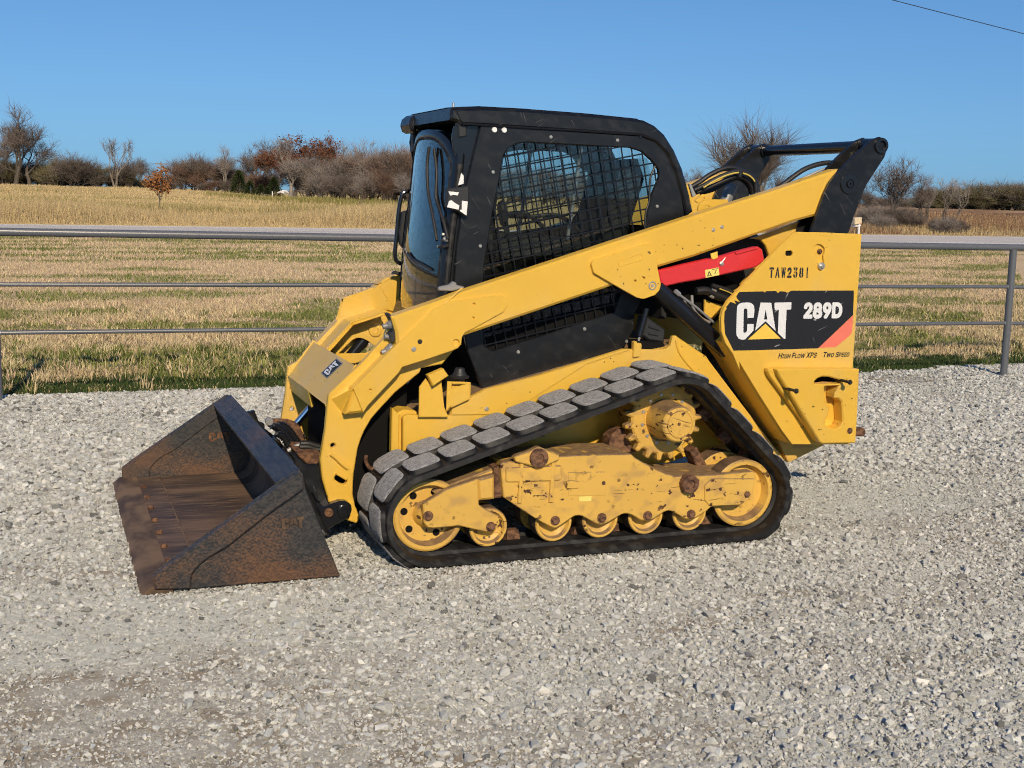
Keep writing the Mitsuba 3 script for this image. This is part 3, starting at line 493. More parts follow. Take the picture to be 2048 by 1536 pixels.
for m, lab, arm_, leg_ in ((idn, 'yellow lift arm on the near side, running from the bucket up to the rear link', ARM, LEG), (mir, 'yellow lift arm on the far side', ARMF, LEGF)):
    A_ = obj('lift_arm', m(prism(arm_, 5.47, 5.57, b=.012)), 'paint_yellow', L, label=lab)
    obj('leg_plate', m(prism(leg_, 5.545, 5.585, [hole1, shole], b=.005)), 'paint_yellow', A_)
    obj('end_cap', m(end_cap()), 'paint_yellow', A_)
    if m is idn: obj('front_pad', m(prism(PAD, 5.458, 5.4695, ph, b=.002)), 'paint_yellow', A_)
    obj('gusset', m(prism(GUS, 5.449, 5.4695, gh, b=.002)), 'paint_yellow', A_)
    u, w = [(2.566, 1.2966), (2.6636, 1.3261)]
    obj('gusset_slot', m(prism(capsule(*u, *w, .0155), 5.446, 5.4505, [capsule(*u, *w, .0125)], b=.001)), 'paint_yellow', A_)
    u = (2.7354, 1.1899)
    obj('pivot_pin', m(lathe((u[0], 5.45, u[1]), (0, -1, 0), [(0, .021), (.004, .021), (.006, .019), (.006, .016), (-.004, .014), (-.004, .0095), (.006, .008), (.006, .004), (0, 1e-5)], 24)), 'zinc' if m is idn else 'rust', A_)
    for v_, h_, mt in (((1.5871, 0.9421), .008, 'print_black'), ((1.5583, 0.9084), .0085, 'zinc'), ((3.063, 1.4579), .007, 'zinc'), ((3.1098, 1.4726), .007, 'zinc')):
        y = 5.458 if v_[0] < 2 else 5.47
        obj('bolt', m(bolt(v_[0], y, v_[1], h_, .008)), mt, A_)
    obj('arm_lug', m(tube(curve([(1.1989, 5.535, 0.43), (1.2244, 5.535, 0.4087), (1.25, 5.535, 0.3817), (1.2758, 5.535, 0.3602)], 4), .0085, 8)), 'paint_yellow', A_)
    obj('arm_lug', m(tube([(1.2227, 5.54, 0.342), (1.2713, 5.54, 0.3105)], .008, 8)), 'paint_yellow', A_)
    c = obj('coupler_link', m(prism(rnd([(1.1183, 0.2117), (1.1576, 0.1949), (1.1914, 0.207), (1.2311, 0.2176), (1.2624, 0.2155), (1.2853, 0.198), (1.2893, 0.1746), (1.2797, 0.1436), (1.2654, 0.133), (1.2085, 0.1042), (1.17, 0.0805), (1.1519, 0.1151), (1.1351, 0.1735)], .01), 5.50, 5.62, b=.008)), 'gloss_black', A_)
    for u, r in zip([(1.2494, 0.1716), (1.1802, 0.1705)], (.03, .02)):
        obj('pin', m(lathe((u[0], 5.502, u[1]), (0, -1, 0), [(0, r), (.012, r), (.014, r * .85), (.014, r * .5), (.008, r * .45), (.008, 1e-5)], 20)), 'rust' if r < .025 else 'gloss_black', A_)
# weld plate, fold and torn mark near the cab on the near arm
obj('weld_bead', tube(curve([(x, 5.468, z) for x, z in [(1.7045, 1.1086), (1.7374, 1.1384), (1.7667, 1.1665), (1.7887, 1.1824)]], 4), .004, 6), 'paint_yellow', L + '__lift_arm')
obj('latch', prism(rnd([(1.6992, 1.1759), (1.7096, 1.183), (1.7507, 1.19), (1.7693, 1.2054), (1.7825, 1.2024), (1.7883, 1.1899), (1.8301, 1.1789), (1.8226, 1.1753), (1.8, 1.17), (1.7662, 1.1612), (1.7024, 1.1633)], .003), 5.55, 5.575, b=.004), 'grey_steel', L + '__lift_arm', label='scuffed grey metal latch on top of the near lift arm')
# hydraulic couplers at the front of the near arm
FIT = [((1.485, 1.0181), (1.4302, 1.005), .016), ((1.4855, 0.9605), (1.4386, 0.9613), .0145), ((1.4783, 0.9088), (1.4256, 0.8871), .0165)]
for a, b, r in FIT:
    a, b = np.array((a[0], 5.52, a[1])), np.array((b[0], 5.52, b[1])); h = np.linalg.norm(b - a)
    obj('hydraulic_fitting', lathe(a, b - a, [(0, 1e-5), (0, r * 1.5), (h * .3, r * 1.45), (h * .34, r * 1.15), (h * .42, r * 1.25), (h * .5, r * 1.05), (h * .56, r * 1.15), (h * .62, r * .75), (h * .97, r * .72), (h, r * .6), (h, 1e-5)], 18), 'grey_steel', L + '__lift_arm')
obj('fitting_plate', prism([(1.4462, 1.0646), (1.4567, 1.0674), (1.4673, 1.0511), (1.4796, 1.0246), (1.4905, 0.9832), (1.4758, 0.9334), (1.4622, 0.9395), (1.4529, 0.975), (1.4709, 0.9865), (1.4797, 1.0099), (1.4523, 1.0513)], 5.495, 5.555, b=.003), 'dark_plastic', L + '__lift_arm')
# ---- cross panel between the arms
def slab(p0, p1, y0, y1, th):
    """A flat plate between two points of the (x, z) plane, th thick, from y0 to y1."""
    (x0, z0), (x1, z1) = p0, p1; d = np.array([x1 - x0, z1 - z0]); d /= np.linalg.norm(d); n = np.array([-d[1], d[0]]) * th
    return prism([(x0, z0), (x1, z1), (x1 + n[0], z1 + n[1]), (x0 + n[0], z0 + n[1])], y0, y1, b=min(.004, th * .3))
pa = (1.2167, 0.6796); pb = (1.3304, 0.8298); pc = (1.4451, 0.9301)
dn = np.array([pb[0] - pa[0], pb[1] - pa[1]]); dn /= np.linalg.norm(dn)
p_lo = tuple(np.array(pa) - dn * .045); p_hi = tuple(np.array(pa) + dn * .178)
CP = obj('cross_panel', slab(p_lo, p_hi, 5.586, 6.544, -.02), 'paint_yellow', L, label='yellow cross panel between the lift arms with a small white logo plate')
fa = [(1.2475, 0.6848), (1.4824, 0.9416), (1.6544, 0.9934)]
obj('panel_flange', slab(fa[0], fa[1], 6.35, 6.543, -.014), 'paint_yellow', CP)
obj('panel_flange', slab(fa[1], fa[2], 6.35, 6.543, -.014), 'paint_yellow', CP)
def on_panel(y, s, off):   # point on the panel's outer face: s metres up from its lower edge
    nn = np.array([-dn[1], dn[0]]); q = np.array(pa) + dn * s + nn * off
    return (q[0], y, q[1])
obj('panel_lip', prism([(pa[0] + a, pa[1] + c) for a, c in ((-.03, -.03), (-.016, -.04), (.0, -.11), (-.012, -.113))], 6.0, 6.544, b=.003), 'paint_yellow', CP)
def plate_on_panel(geo, off, th=.0012):
    """A shapely outline in (across, up) laid on the panel."""
    ms = []
    for g in getattr(geo, 'geoms', [geo]):
        v, f = prism(g.exterior.coords, 0, th, [h.coords for h in g.interiors], b=0)
        P = np.array([on_panel(a, c, off + th - y) for a, y, c in v]); ms.append((P, f[:, ::-1]))
    return join(*ms)

# the logo plate reads up the slope, its top edge towards the far arm
ts = shapely.union_all([Polygon(CATC), CATA, Polygon(CATT)])
def along(geo, w, h, yc, sc):
    g = fit(geo, 0, w, 0, h)
    return affinity.affine_transform(g, [0, 1, 1, 0, yc - h / 2, sc - w / 2])
def on_logo(geo, x0, x1, y0, y1):
    return affinity.affine_transform(fit(geo, x0, x1, y0, y1), [-.069, .152, .101, .006, 5.865, .057])
unit = sbox(0, 0, 1, 1)
obj('logo_plate', plate_on_panel(on_logo(unit, 0, 1, 0, 1), 0.0005, .0012), 'grey_steel', CP)
obj('logo_ground', plate_on_panel(on_logo(unit, .05, .95, .08, .92), 0.0017, .0008), 'print_black', CP)
obj('lettering', plate_on_panel(on_logo(ts, .12, .88, .16, .84), 0.0025, .0008), 'decal_white', CP, label='white letters CAT on the small plate')
# inner wall of the far arm seen through the opening, with its boss
u = (1.6359, 0.8871)
obj('boss', lathe((u[0], 6.47, u[1]), (0, -1, 0), [(0, .036), (.012, .034), (.014, .03), (.014, .014), (.008, .012), (.008, 1e-5)], 24), 'paint_yellow', L + '__lift_arm_001')
obj('inner_wall', prism([(1.7479, 0.8988), (1.7012, 0.9822), (1.6625, 0.9706), (1.5681, 0.9461), (1.5144, 0.9058), (1.4627, 0.8554), (1.4231, 0.8049), (1.4025, 0.7575), (1.3888, 0.7065), (1.5098, 0.7033), (1.6744, 0.7685), (1.7093, 0.8371)], 6.47, 6.482, [[(1.4421, 0.7662), (1.4783, 0.802), (1.5164, 0.8366), (1.5337, 0.8445), (1.5511, 0.8463), (1.5721, 0.8424), (1.5931, 0.8317), (1.6178, 0.8154), (1.6407, 0.7983), (1.6179, 0.7802), (1.5899, 0.7663), (1.534, 0.7648)]], b=.002), 'paint_yellow', L + '__lift_arm_001')
# ---- tilt and lift cylinders
def cylinder(y, a, b, c, r, label=None):
    """Barrel from a to b, chromed rod on to c: points in (x, z)."""
    k = obj('tilt_cylinder', cyl((a[0], y, a[1]), (b[0], y, b[1]), r, 24, .006), 'gloss_black', L, label=label)
    obj('rod', cyl((b[0], y, b[1]), (c[0], y, c[1]), r * .68, 18), 'chrome', k)
    obj('rod_end', cyl((c[0], y - .02, c[1]), (c[0], y + .02, c[1]), r * .8, 18), 'rust', k)
cylinder(6.513, (1.6326, 0.8899), (1.3093, 0.4941), (1.2142, 0.3809), .029, 'black tilt cylinder with chromed rod on the far side')
LC = obj('lift_cylinder', cyl([(2.7788, 5.5, 1.178)][0], [(3.1855, 5.5, 0.8586)][0], .042, 28, .004), 'gloss_black', L)
obj('steel_tube', tube([(2.8752, 5.46, 1.1554), (2.8935, 5.46, 1.1411), (2.985, 5.46, 1.0818), (3.0858, 5.46, 1.0056)], .0062, 8), 'grey_steel', LC)
obj('tube_nut', cyl([(2.8624, 5.46, 1.1649)][0], [(2.8898, 5.46, 1.1443)][0], .012, 6), 'zinc', LC)
obj('steel_tube', tube(curve([(2.9879, 5.52, 1.1373), (2.9957, 5.52, 1.086), (3.0117, 5.52, 1.0537), (3.0495, 5.52, 1.0211), (3.0978, 5.52, 0.9994)], 4), .0075, 8), 'zinc', LC)
obj('steel_tube', tube(curve([(2.9496, 5.53, 1.1112), (2.9692, 5.53, 1.0757), (2.989, 5.53, 1.037)], 4), .008, 8), 'zinc', LC)
obj('hose', tube(curve([(3.0321, 5.56, 1.1531), (3.0902, 5.56, 1.156), (3.1463, 5.56, 1.133), (3.2064, 5.56, 1.1131)], 5), .02, 12), 'hose', LC)
obj('hose', tube(curve([(3.107, 5.54, 1.1833), (3.17, 5.54, 1.1668), (3.2378, 5.54, 1.1405)], 4), .012, 10), 'hose', LC)
obj('hose_label', tube([(3.1454, 5.529, 1.1678), (3.1864, 5.529, 1.1547), (3.2203, 5.529, 1.1415)], .003, 6), 'hose_print', LC)
obj('hose_end', prism([(3.1064, 1.1244), (3.1164, 1.1793), (3.1455, 1.1824), (3.14, 1.1468), (3.1269, 1.1161)], 5.545, 5.57, b=.003), 'zinc', LC)
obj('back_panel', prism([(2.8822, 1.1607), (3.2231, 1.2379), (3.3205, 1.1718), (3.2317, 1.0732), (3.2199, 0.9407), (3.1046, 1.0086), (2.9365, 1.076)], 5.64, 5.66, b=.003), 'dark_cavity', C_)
BR = obj('cylinder_brace', prism([(2.7759, 1.2582), (2.9341, 1.292), (3.0399, 1.3135), (3.1397, 1.3337), (3.2006, 1.3506), (3.3228, 1.3784), (3.3467, 1.365), (3.3604, 1.3209), (3.3594, 1.3064), (3.3148, 1.2766), (3.1158, 1.2367), (2.9823, 1.2131), (2.903, 1.2015), (2.7985, 1.1799)], 5.475, 5.53, b=.006), 'brace_red', L, label='bright red safety brace stowed under the lift arm')
obj('brace_flange', prism([(3.1908, 1.351), (3.2674, 1.3689), (3.3127, 1.3788), (3.3179, 1.3692), (3.268, 1.357), (3.1959, 1.3399)], 5.466, 5.476, b=.002), 'brace_red', BR)
stk = [(3.0294, 1.263), (3.1042, 1.2757), (3.1106, 1.2391), (3.0357, 1.2249)]
obj('warning_sticker', prism(stk, 5.4738, 5.4752, b=0), 'sticker_yellow', BR, label='small yellow warning sticker on the red brace')
def inside(u, v): return tuple(np.array(stk[0]) * (1 - u) * (1 - v) + np.array(stk[1]) * u * (1 - v) + np.array(stk[2]) * u * v + np.array(stk[3]) * (1 - u) * v)
obj('sticker_symbol', join(prism([inside(.1, .86), inside(.46, .86), inside(.28, .2)], 5.4728, 5.4737, [[inside(.2, .78), inside(.28, .42), inside(.37, .78)]], b=0), prism([inside(.66, .75), inside(.7, .75), inside(.84, .25), inside(.78, .25)], 5.4728, 5.4737, b=0), prism([inside(.5, .1), inside(.95, .1), inside(.95, .16), inside(.5, .16)], 5.4728, 5.4737, b=0)), 'print_black', BR)
u = (3.1201, 1.2947); obj('pull_pin', join(bolt(u[0], 5.475, u[1], .009, .01), tube([(3.1056, 5.462, 1.293), (3.1184, 5.462, 1.3065), (3.1328, 5.462, 1.3248)], .002, 6)), 'zinc', BR)
obj('keeper', prism([(3.0554, 1.3422), (3.0935, 1.3535), (3.0977, 1.3242), (3.073, 1.3139), (3.0619, 1.3202)], 5.472, 5.478, b=.001), 'decal_yellow', BR)
# gas strut, vent box and clevis between arm and chassis
GS = obj('gas_strut', cyl([(2.7709, 5.57, 1.07)][0], [(2.7368, 5.57, 0.9315)][0], .013, 16), 'gloss_black', L)
obj('strut_rod', cyl([(2.7368, 5.57, 0.9315)][0], [(2.7288, 5.57, 0.8919)][0], .006, 10), 'grey_steel', GS)
obj('clevis', prism(rnd([(2.6817, 0.913), (2.6958, 0.9163), (2.7001, 0.9055), (2.7214, 0.9051), (2.7251, 0.8907), (2.7161, 0.8406), (2.6816, 0.8357)], .003), 5.515, 5.545, b=.003), 'paint_yellow', GS)
VB = obj('vent_box', prism([(2.775, 1.0292), (2.8805, 0.9625), (2.8769, 0.8978), (2.7903, 0.9119), (2.7574, 0.9356)], 5.575, 5.68, b=.008), 'dark_plastic', L)
obj('vent_rib', tube([(2.7859, 5.572, 0.981), (2.8467, 5.572, 0.9634)], .006, 8), 'dark_plastic', VB)
obj('vent_rib', tube([(2.7873, 5.572, 0.947), (2.8398, 5.572, 0.9374)], .006, 8), 'dark_plastic', VB)
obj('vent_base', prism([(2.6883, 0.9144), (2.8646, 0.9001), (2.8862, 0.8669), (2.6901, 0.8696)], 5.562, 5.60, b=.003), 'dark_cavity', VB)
# ---- rear links and cross tube
LNK = [(3.9267, 1.9168), (3.9722, 1.9336), (4.0113, 1.9213), (4.0246, 1.8895), (4.0083, 1.8341), (3.9095, 1.6922), (3.848, 1.5368), (3.8046, 1.3979), (3.5846, 1.3963), (3.609, 1.4851), (3.6633, 1.6385), (3.6924, 1.6992), (3.7187, 1.7318), (3.8218, 1.8308)]
bx, bz = (3.9795, 1.8896); dx_, dz_ = (3.8039, 1.6952)
for m, lab in ((idn, 'black rear link plate pair on the near side'), (mir, 'black rear link plate pair on the far side')):
    K_ = obj('rear_link', m(prism(LNK, 5.44, 5.466, b=.004)), 'paint_black', L, label=lab)
    obj('link_plate', m(prism([(a, b) for a, b in LNK], 5.575, 5.60, b=.004)), 'paint_black', K_)
    obj('link_web', m(prism([(3.9184, 1.8626), (3.9568, 1.8719), (3.9696, 1.8319), (3.8914, 1.6999), (3.8254, 1.5358), (3.7868, 1.3965), (3.7481, 1.3962), (3.7915, 1.5353), (3.852, 1.7071)], 5.467, 5.575, b=.003)), 'paint_black', K_)
    obj('boss', m(lathe((bx, 5.428, bz), (0, 1, 0), [(0, .024), (0, .036), (.003, .039), (.19, .039), (.19, .024), (.03, .024), (0, .024)], 32)), 'gloss_black', K_)
    obj('boss_plug', m(cyl((bx, 5.46, bz), (bx, 5.57, bz), .0235, 24)), 'dark_cavity', K_)
    obj('pivot_cap', m(lathe((dx_, 5.441, dz_), (0, -1, 0), [(0, .052), (.006, .052), (.009, .048), (.009, .024), (.004, .022), (.004, .018), (.012, .016), (.012, .007), (.006, .005), (.006, 1e-5)], 36)), 'gloss_black', K_)
obj('cross_tube', cyl((bx, 5.60, bz), (bx, 6.53, bz), .031, 28), 'gloss_black', L, label='black round tube joining the tops of the rear links')
for y, s in ((5.565, 1), (6.565, -1)):
    obj('tube_collar', cyl((bx, y - .012, bz), (bx, y + .012, bz), .04, 28), 'gloss_black', L + '__cross_tube')

# ---------------------------------------------------------------- cab
YC0, YC1 = 5.68, 6.45
MIRC = lambda m: mir(m)
PAN = [(1.9345, 1.9228), (1.9585, 1.9222), (2.7557, 1.9035), (2.8452, 1.8738), (2.9025, 1.8262), (2.9508, 1.7486), (2.9904, 1.634), (3.0185, 1.5182)] + [(2.7604, 1.0324), (2.7593, 0.9592), (2.7069, 0.8575), (2.2593, 0.7377), (1.9678, 0.6736), (1.889, 0.861)] + [(1.8153, 1.1781), (1.8248, 1.3381), (1.8426, 1.4744), (1.8677, 1.6403)]
WIN = rnd([(2.1688, 1.852), (2.11, 1.8432), (2.0714, 1.8193), (2.0477, 1.7861), (2.0305, 1.6779), (1.9998, 1.5182), (1.9827, 1.3991), (1.961, 1.2566)] + [(1.9696, 0.8874), (2.016, 0.8638), (2.2693, 0.9327), (2.648, 1.0424)] + [(2.798, 1.4591), (2.8241, 1.6026), (2.8678, 1.7082), (2.8608, 1.746), (2.8217, 1.7874), (2.767, 1.8281), (2.7032, 1.8438)], .012)
CB = obj('cab', prism(PAN, 5.68, 5.705, [WIN], b=.004), 'paint_black', L, label='black cab with wire mesh side windows and a curved glass door')
FWIN = rnd([(2.325, 1.8251), (2.4023, 1.843), (2.447, 1.8429), (2.6679, 1.8412), (2.7203, 1.8167), (2.7567, 1.7628), (2.8155, 1.7381), (2.8142, 1.6906), (2.796, 1.6214), (2.7753, 1.5416), (2.7083, 1.4557), (2.3677, 1.4069), (2.2838, 1.4165), (2.2767, 1.4917), (2.3056, 1.6988)], .02)
obj('side_panel', mir(prism(PAN, 5.68, 5.705, [FWIN], b=.004)), 'paint_black', CB)
wp = Polygon(WIN)
def mesh_guard(y, wp, pitch=.0535, wd=.0036, tilt=math.radians(11.5)):
    cx, cz = wp.centroid.x, wp.centroid.y; out = []
    for k, ang in ((0, tilt), (1, tilt + math.pi / 2)):
        d = np.array([math.cos(ang), math.sin(ang)]); n = np.array([-d[1], d[0]])
        for i in range(-22, 23):
            c = np.array([cx, cz]) + n * i * pitch
            bar = shapely.LineString([c - d * 2, c + d * 2]).buffer(wd, cap_style='flat').intersection(wp.buffer(.006))
            for g in getattr(bar, 'geoms', [bar]):
                if g.area > 1e-6: out.append(prism(g.exterior.coords, y + k * .0045, y + k * .0045 + .0045, b=.0012))
    return join(*out)
obj('mesh_guard', mesh_guard(5.688, wp), 'gloss_black', CB, kind='stuff')
obj('mesh_guard', mir(mesh_guard(5.688, Polygon(FWIN))), 'gloss_black', CB, kind='stuff')
def sheet(c, y):
    v, f = prism(c, y, y + .004, b=0); n = len(ring(c))
    r = ring(c); tri = mapbox_earcut.triangulate_float64(r, np.array([len(r)], np.uint32)).reshape(-1, 3).astype(int)
    return np.stack([r[:, 0], np.full(len(r), y), r[:, 1]], 1), tri
obj('side_glass', sheet(WIN, 5.712), 'glass_tint', CB, smooth=False)
obj('side_glass', mir(sheet(FWIN, 5.712)), 'glass_tint', CB, smooth=False)
for m in (idn, mir):
    for x in ([(2.4726, 1.8473), (2.4573, 1.8445), (2.397, 1.392), (2.4124, 1.3922)],):
        obj('window_track', m(prism(x, 5.718, 5.735, b=.002)), 'grey_steel', CB)
for u in [(2.2862, 1.8804), (2.6346, 1.8774), (1.999, 1.7089), (1.9419, 1.3631), (2.8611, 1.5645)]:
    obj('bolt', bolt(u[0], 5.68, u[1], .006, .006), 'zinc', CB)
for u in [(2.1452, 0.8553), (2.4905, 0.962), (2.7215, 0.8953)]:
    obj('bolt', bolt(u[0], 5.68, u[1], .0065, .006), 'zinc', CB)
u = (2.7559, 1.8988); obj('bolt', bolt(u[0], 5.68, u[1], .008, .006), 'gloss_black', CB)
for u in [(2.0006, 1.903), (2.0491, 1.9033)]:
    obj('cap_bolt', lathe((u[0], 5.68, u[1]), (0, -1, 0), [(0, .0135), (.004, .0135), (.008, .012), (.008, 1e-5)], 8), 'tape_white', CB)
# roof shell, front visor, rear pillars
RO = [(1.7956, 1.9888), (1.9455, 2.0012), (2.1554, 1.9999), (2.4888, 1.9913), (2.7654, 1.9773), (2.828, 1.9526), (2.8829, 1.9117), (2.9397, 1.839), (2.9888, 1.7495), (3.0304, 1.6349), (3.0576, 1.5424)]
RI = [(3.0223, 1.5185), (2.9974, 1.6023), (2.9462, 1.7364), (2.8976, 1.8219), (2.833, 1.8762), (2.7509, 1.903), (1.9311, 1.9207), (1.836, 1.92), (1.8183, 1.9428)]
ROOFM = [(1.7956, 1.9888), (1.9455, 2.0012), (2.1554, 1.9999), (2.4888, 1.9913), (2.7654, 1.9773), (2.828, 1.9526), (2.8553, 1.9341), (2.8329, 1.8786), (2.7509, 1.903), (1.9311, 1.9207), (1.836, 1.92), (1.8183, 1.9428)]
RF = obj('roof', prism(RO + RI, 5.667, 5.76, b=.012), 'paint_black', CB)
obj('roof_edge', mir(prism(RO + RI, 5.667, 5.76, b=.012)), 'paint_black', CB)
obj('roof_slab', prism([(a, b + .012) for a, b in ROOFM], 5.74, 6.39, b=.012), 'paint_black', CB)
obj('roof_rim', tube([(x, 5.672, z - .004) for x, z in [(1.8398, 1.9289), (2.1573, 1.9228), (2.4913, 1.9181), (2.7505, 1.9123), (2.8395, 1.889), (2.9086, 1.834), (2.9571, 1.7526), (3.0018, 1.6263), (3.0284, 1.5226)]], .005, 6), 'gloss_black', CB)
# visor: the roof's front lip, a rounded section swept across the cab
xn, zn = (1.7987, 1.9895)
VIS = [(xn + .02, zn + .012), (xn - .008, zn + .006), (xn - .032, zn - .014), (xn - .04, zn - .045), (xn - .03, zn - .075), (xn - .008, zn - .085), (xn + .004, zn - .06), (xn + .02, zn - .03)]
obj('visor', prism(VIS, 6.28, 6.47, b=.015), 'paint_black', CB)
obj('visor_lip', prism([(xn + .05, zn + .008), (xn - .012, zn + .004), (xn - .018, zn - .05), (xn + .03, zn - .06), (xn + .05, zn - .05)], 5.67, 6.30, b=.012), 'paint_black', CB)
CNR = [(1.8102, 1.9143), (1.9453, 1.9241), (1.8783, 1.6406), (1.8531, 1.4741), (1.8352, 1.3372), (1.8241, 1.1766), (1.7736, 1.1768), (1.7757, 1.3065), (1.8168, 1.4887), (1.8264, 1.6394), (1.8208, 1.7439), (1.7992, 1.8621)]
obj('corner_panel', prism(CNR, 5.70, 5.712, b=.002), 'gloss_black', CB)
obj('corner_panel', mir(prism(CNR, 5.70, 5.712, b=.002)), 'gloss_black', CB)
obj('work_lamp', prism([(xn + .005, zn - .07), (xn + .045, zn - .07), (xn + .045, zn - .175), (xn + .005, zn - .175)], 6.37, 6.43, b=.006), 'dark_plastic', CB)
obj('work_lamp', prism([(1.8281, 1.9335), (1.8695, 1.9204), (1.8688, 1.8684), (1.8308, 1.8618)], 5.69, 5.75, b=.005), 'dark_plastic', CB)
obj('antenna_stud', join(cyl((xn + .07, 5.9, zn + .012), (xn + .07, 5.9, zn + .045), .006, 10)), 'zinc', CB)
# curved glass door with its frame
DOOR = [-0.18233, 0.83157, -1.14532, 2.2611]   # x of the glass as a cubic in z
DYC, DHW = 6.055, .365
def door(y, z, off=0.0): return (np.polyval(DOOR, z) - .06 * (1 - ((y - DYC) / DHW) ** 2) - off, y, z)
def arch(u, k):            # u in [-1, 1] across, k = inset
    hw = DHW - k; top = 1.905 - k - .13 * abs(u) ** 3.2
    return DYC + u * hw, top
def door_band(k0, k1, off0, off1, nu=40, nz=22):
    """The strip of the door surface between two insets: over the arch and down both sides."""
    def line(k):
        z1 = arch(1, k)[1]; pts = [(DYC - (DHW - k), z) for z in np.linspace(1.03 + k, z1, nz, endpoint=False)]
        pts += [arch(u, k) for u in np.linspace(-1, 1, nu)]
        return pts + [(DYC + (DHW - k), z) for z in np.linspace(z1, 1.03 + k, nz + 1)[1:]]
    a, b = line(k0), line(k1); n = len(a)
    v = np.array([door(*p, off0) for p in a] + [door(*p, (off0 + off1) / 2 + .006) for p in [((p[0] + q[0]) / 2, (p[1] + q[1]) / 2) for p, q in zip(a, b)]] + [door(*p, off1) for p in b] + [door(*p, -.03) for p in b] + [door(*p, -.03) for p in a])
    f = []
    for r in range(4):
        for i in range(n - 1):
            f += [(r * n + i, r * n + i + 1, (r + 1) * n + i + 1), (r * n + i, (r + 1) * n + i + 1, (r + 1) * n + i)]
    return v, np.array(f)
def door_glass(k, nu=30, nz=40):
    v, f = [], []
    for i in range(nz + 1):
        for j in range(nu + 1):
            u = -1 + 2 * j / nu; y, zt = arch(u, k); z = 1.03 + (zt - 1.03) * i / nz; v.append(door(y, z, .004))
    for i in range(nz):
        for j in range(nu):
            a = i * (nu + 1) + j; f += [(a, a + nu + 1, a + nu + 2), (a, a + nu + 2, a + 1)]
    return np.array(v), np.array(f)
DR = obj('door', door_band(-.004, .03, .002, .006), 'gloss_black', L, label='curved glass front door of the cab with a black frame')
obj('seal', door_band(.03, .044, .005, .004), 'rubber', DR)
obj('windscreen', door_glass(.04), 'glass_door', DR, smooth=True)
obj('sill', prism([(1.70, .94), (1.85, .94), (1.85, 1.05), (1.735, 1.05)], 5.69, 6.42, b=.01), 'paint_black', DR)
def near_post(): return tube(curve([door(5.69, z, -.012)[:1] + (5.688, z) for z in (1.04, 1.2, 1.35, 1.5, 1.62, 1.74)], 4), .016, 10)
obj('door_post', near_post(), 'rubber', DR)
WP = obj('wiper', tube(curve([(1.7754, 5.6605, 1.395), (1.7702, 5.6957, 1.4552), (1.7635, 5.7385, 1.5121), (1.7578, 5.7848, 1.5658)] + [(1.7567, 5.8, 1.6052), (1.7639, 5.8165, 1.7056), (1.7644, 5.8636, 1.8134)], 5), .0075, 8), 'print_black', DR)
obj('wiper_blade', tube(curve([(1.7436, 5.7301, 1.3847), (1.7415, 5.7643, 1.4529), (1.7391, 5.8106, 1.5286)] + [(1.7385, 5.8698, 1.6213), (1.745, 5.9088, 1.7399), (1.7526, 5.9042, 1.8242)], 5), .008, 8), 'print_black', WP)
obj('wiper_link', tube([(1.7468, 5.7082, 1.3565), (1.7599, 5.6702, 1.3583), (1.7797, 5.6608, 1.3661)], .007, 8), 'print_black', WP)
u = [(1.7793, 5.6827, 1.3942)][0]; obj('wiper_pivot', lathe(u, (-1, 0, 0), [(0, .016), (.01, .015), (.012, .01), (.02, .008), (.02, 1e-5)], 14), 'grey_steel', WP)
u = [(1.7671, 5.6959, 1.4153)][0]; obj('wiper_pivot', lathe(u, (-1, 0, 0), [(0, .008), (.01, .007), (.01, 1e-5)], 10), 'zinc', WP)
u = [(1.7534, 5.7209, 1.3567)][0]; obj('wiper_pivot', lathe(u, (-1, 0, 0), [(0, .008), (.01, .007), (.01, 1e-5)], 10), 'zinc', WP)
obj('hand_rail', tube(curve([(1.7065, 6.0942, 1.3082), (1.7046, 6.0045, 1.2821), (1.7147, 5.8881, 1.2659), (1.7323, 5.7888, 1.2458)], 5), .007, 8), 'dark_plastic', DR)
# door sensor box with white tape on the near pillar
SB = obj('hinge_box', prism(rnd([(1.7665, 1.6269), (1.8688, 1.6419), (1.8687, 1.5096), (1.853, 1.5019), (1.8169, 1.5238), (1.7631, 1.5415)], .004), 5.64, 5.69, b=.005), 'dark_plastic', CB, label='black hinge box patched with torn white tape')
for c in ([(1.7673, 1.6144), (1.8193, 1.611), (1.8132, 1.596), (1.7951, 1.5986), (1.777, 1.5953)], [(1.7621, 1.5415), (1.7719, 1.5699), (1.7813, 1.5753), (1.7996, 1.563), (1.8219, 1.55), (1.819, 1.5313)], [(1.8341, 1.5726), (1.8627, 1.5702), (1.8575, 1.5043), (1.8238, 1.5262), (1.8285, 1.5315), (1.834, 1.5316)], [(1.8141, 1.6421), (1.8289, 1.7003), (1.8417, 1.6858), (1.8408, 1.6509)]):
    obj('tape', prism(c, 5.6372, 5.6402, b=.0008), 'tape_white', SB)
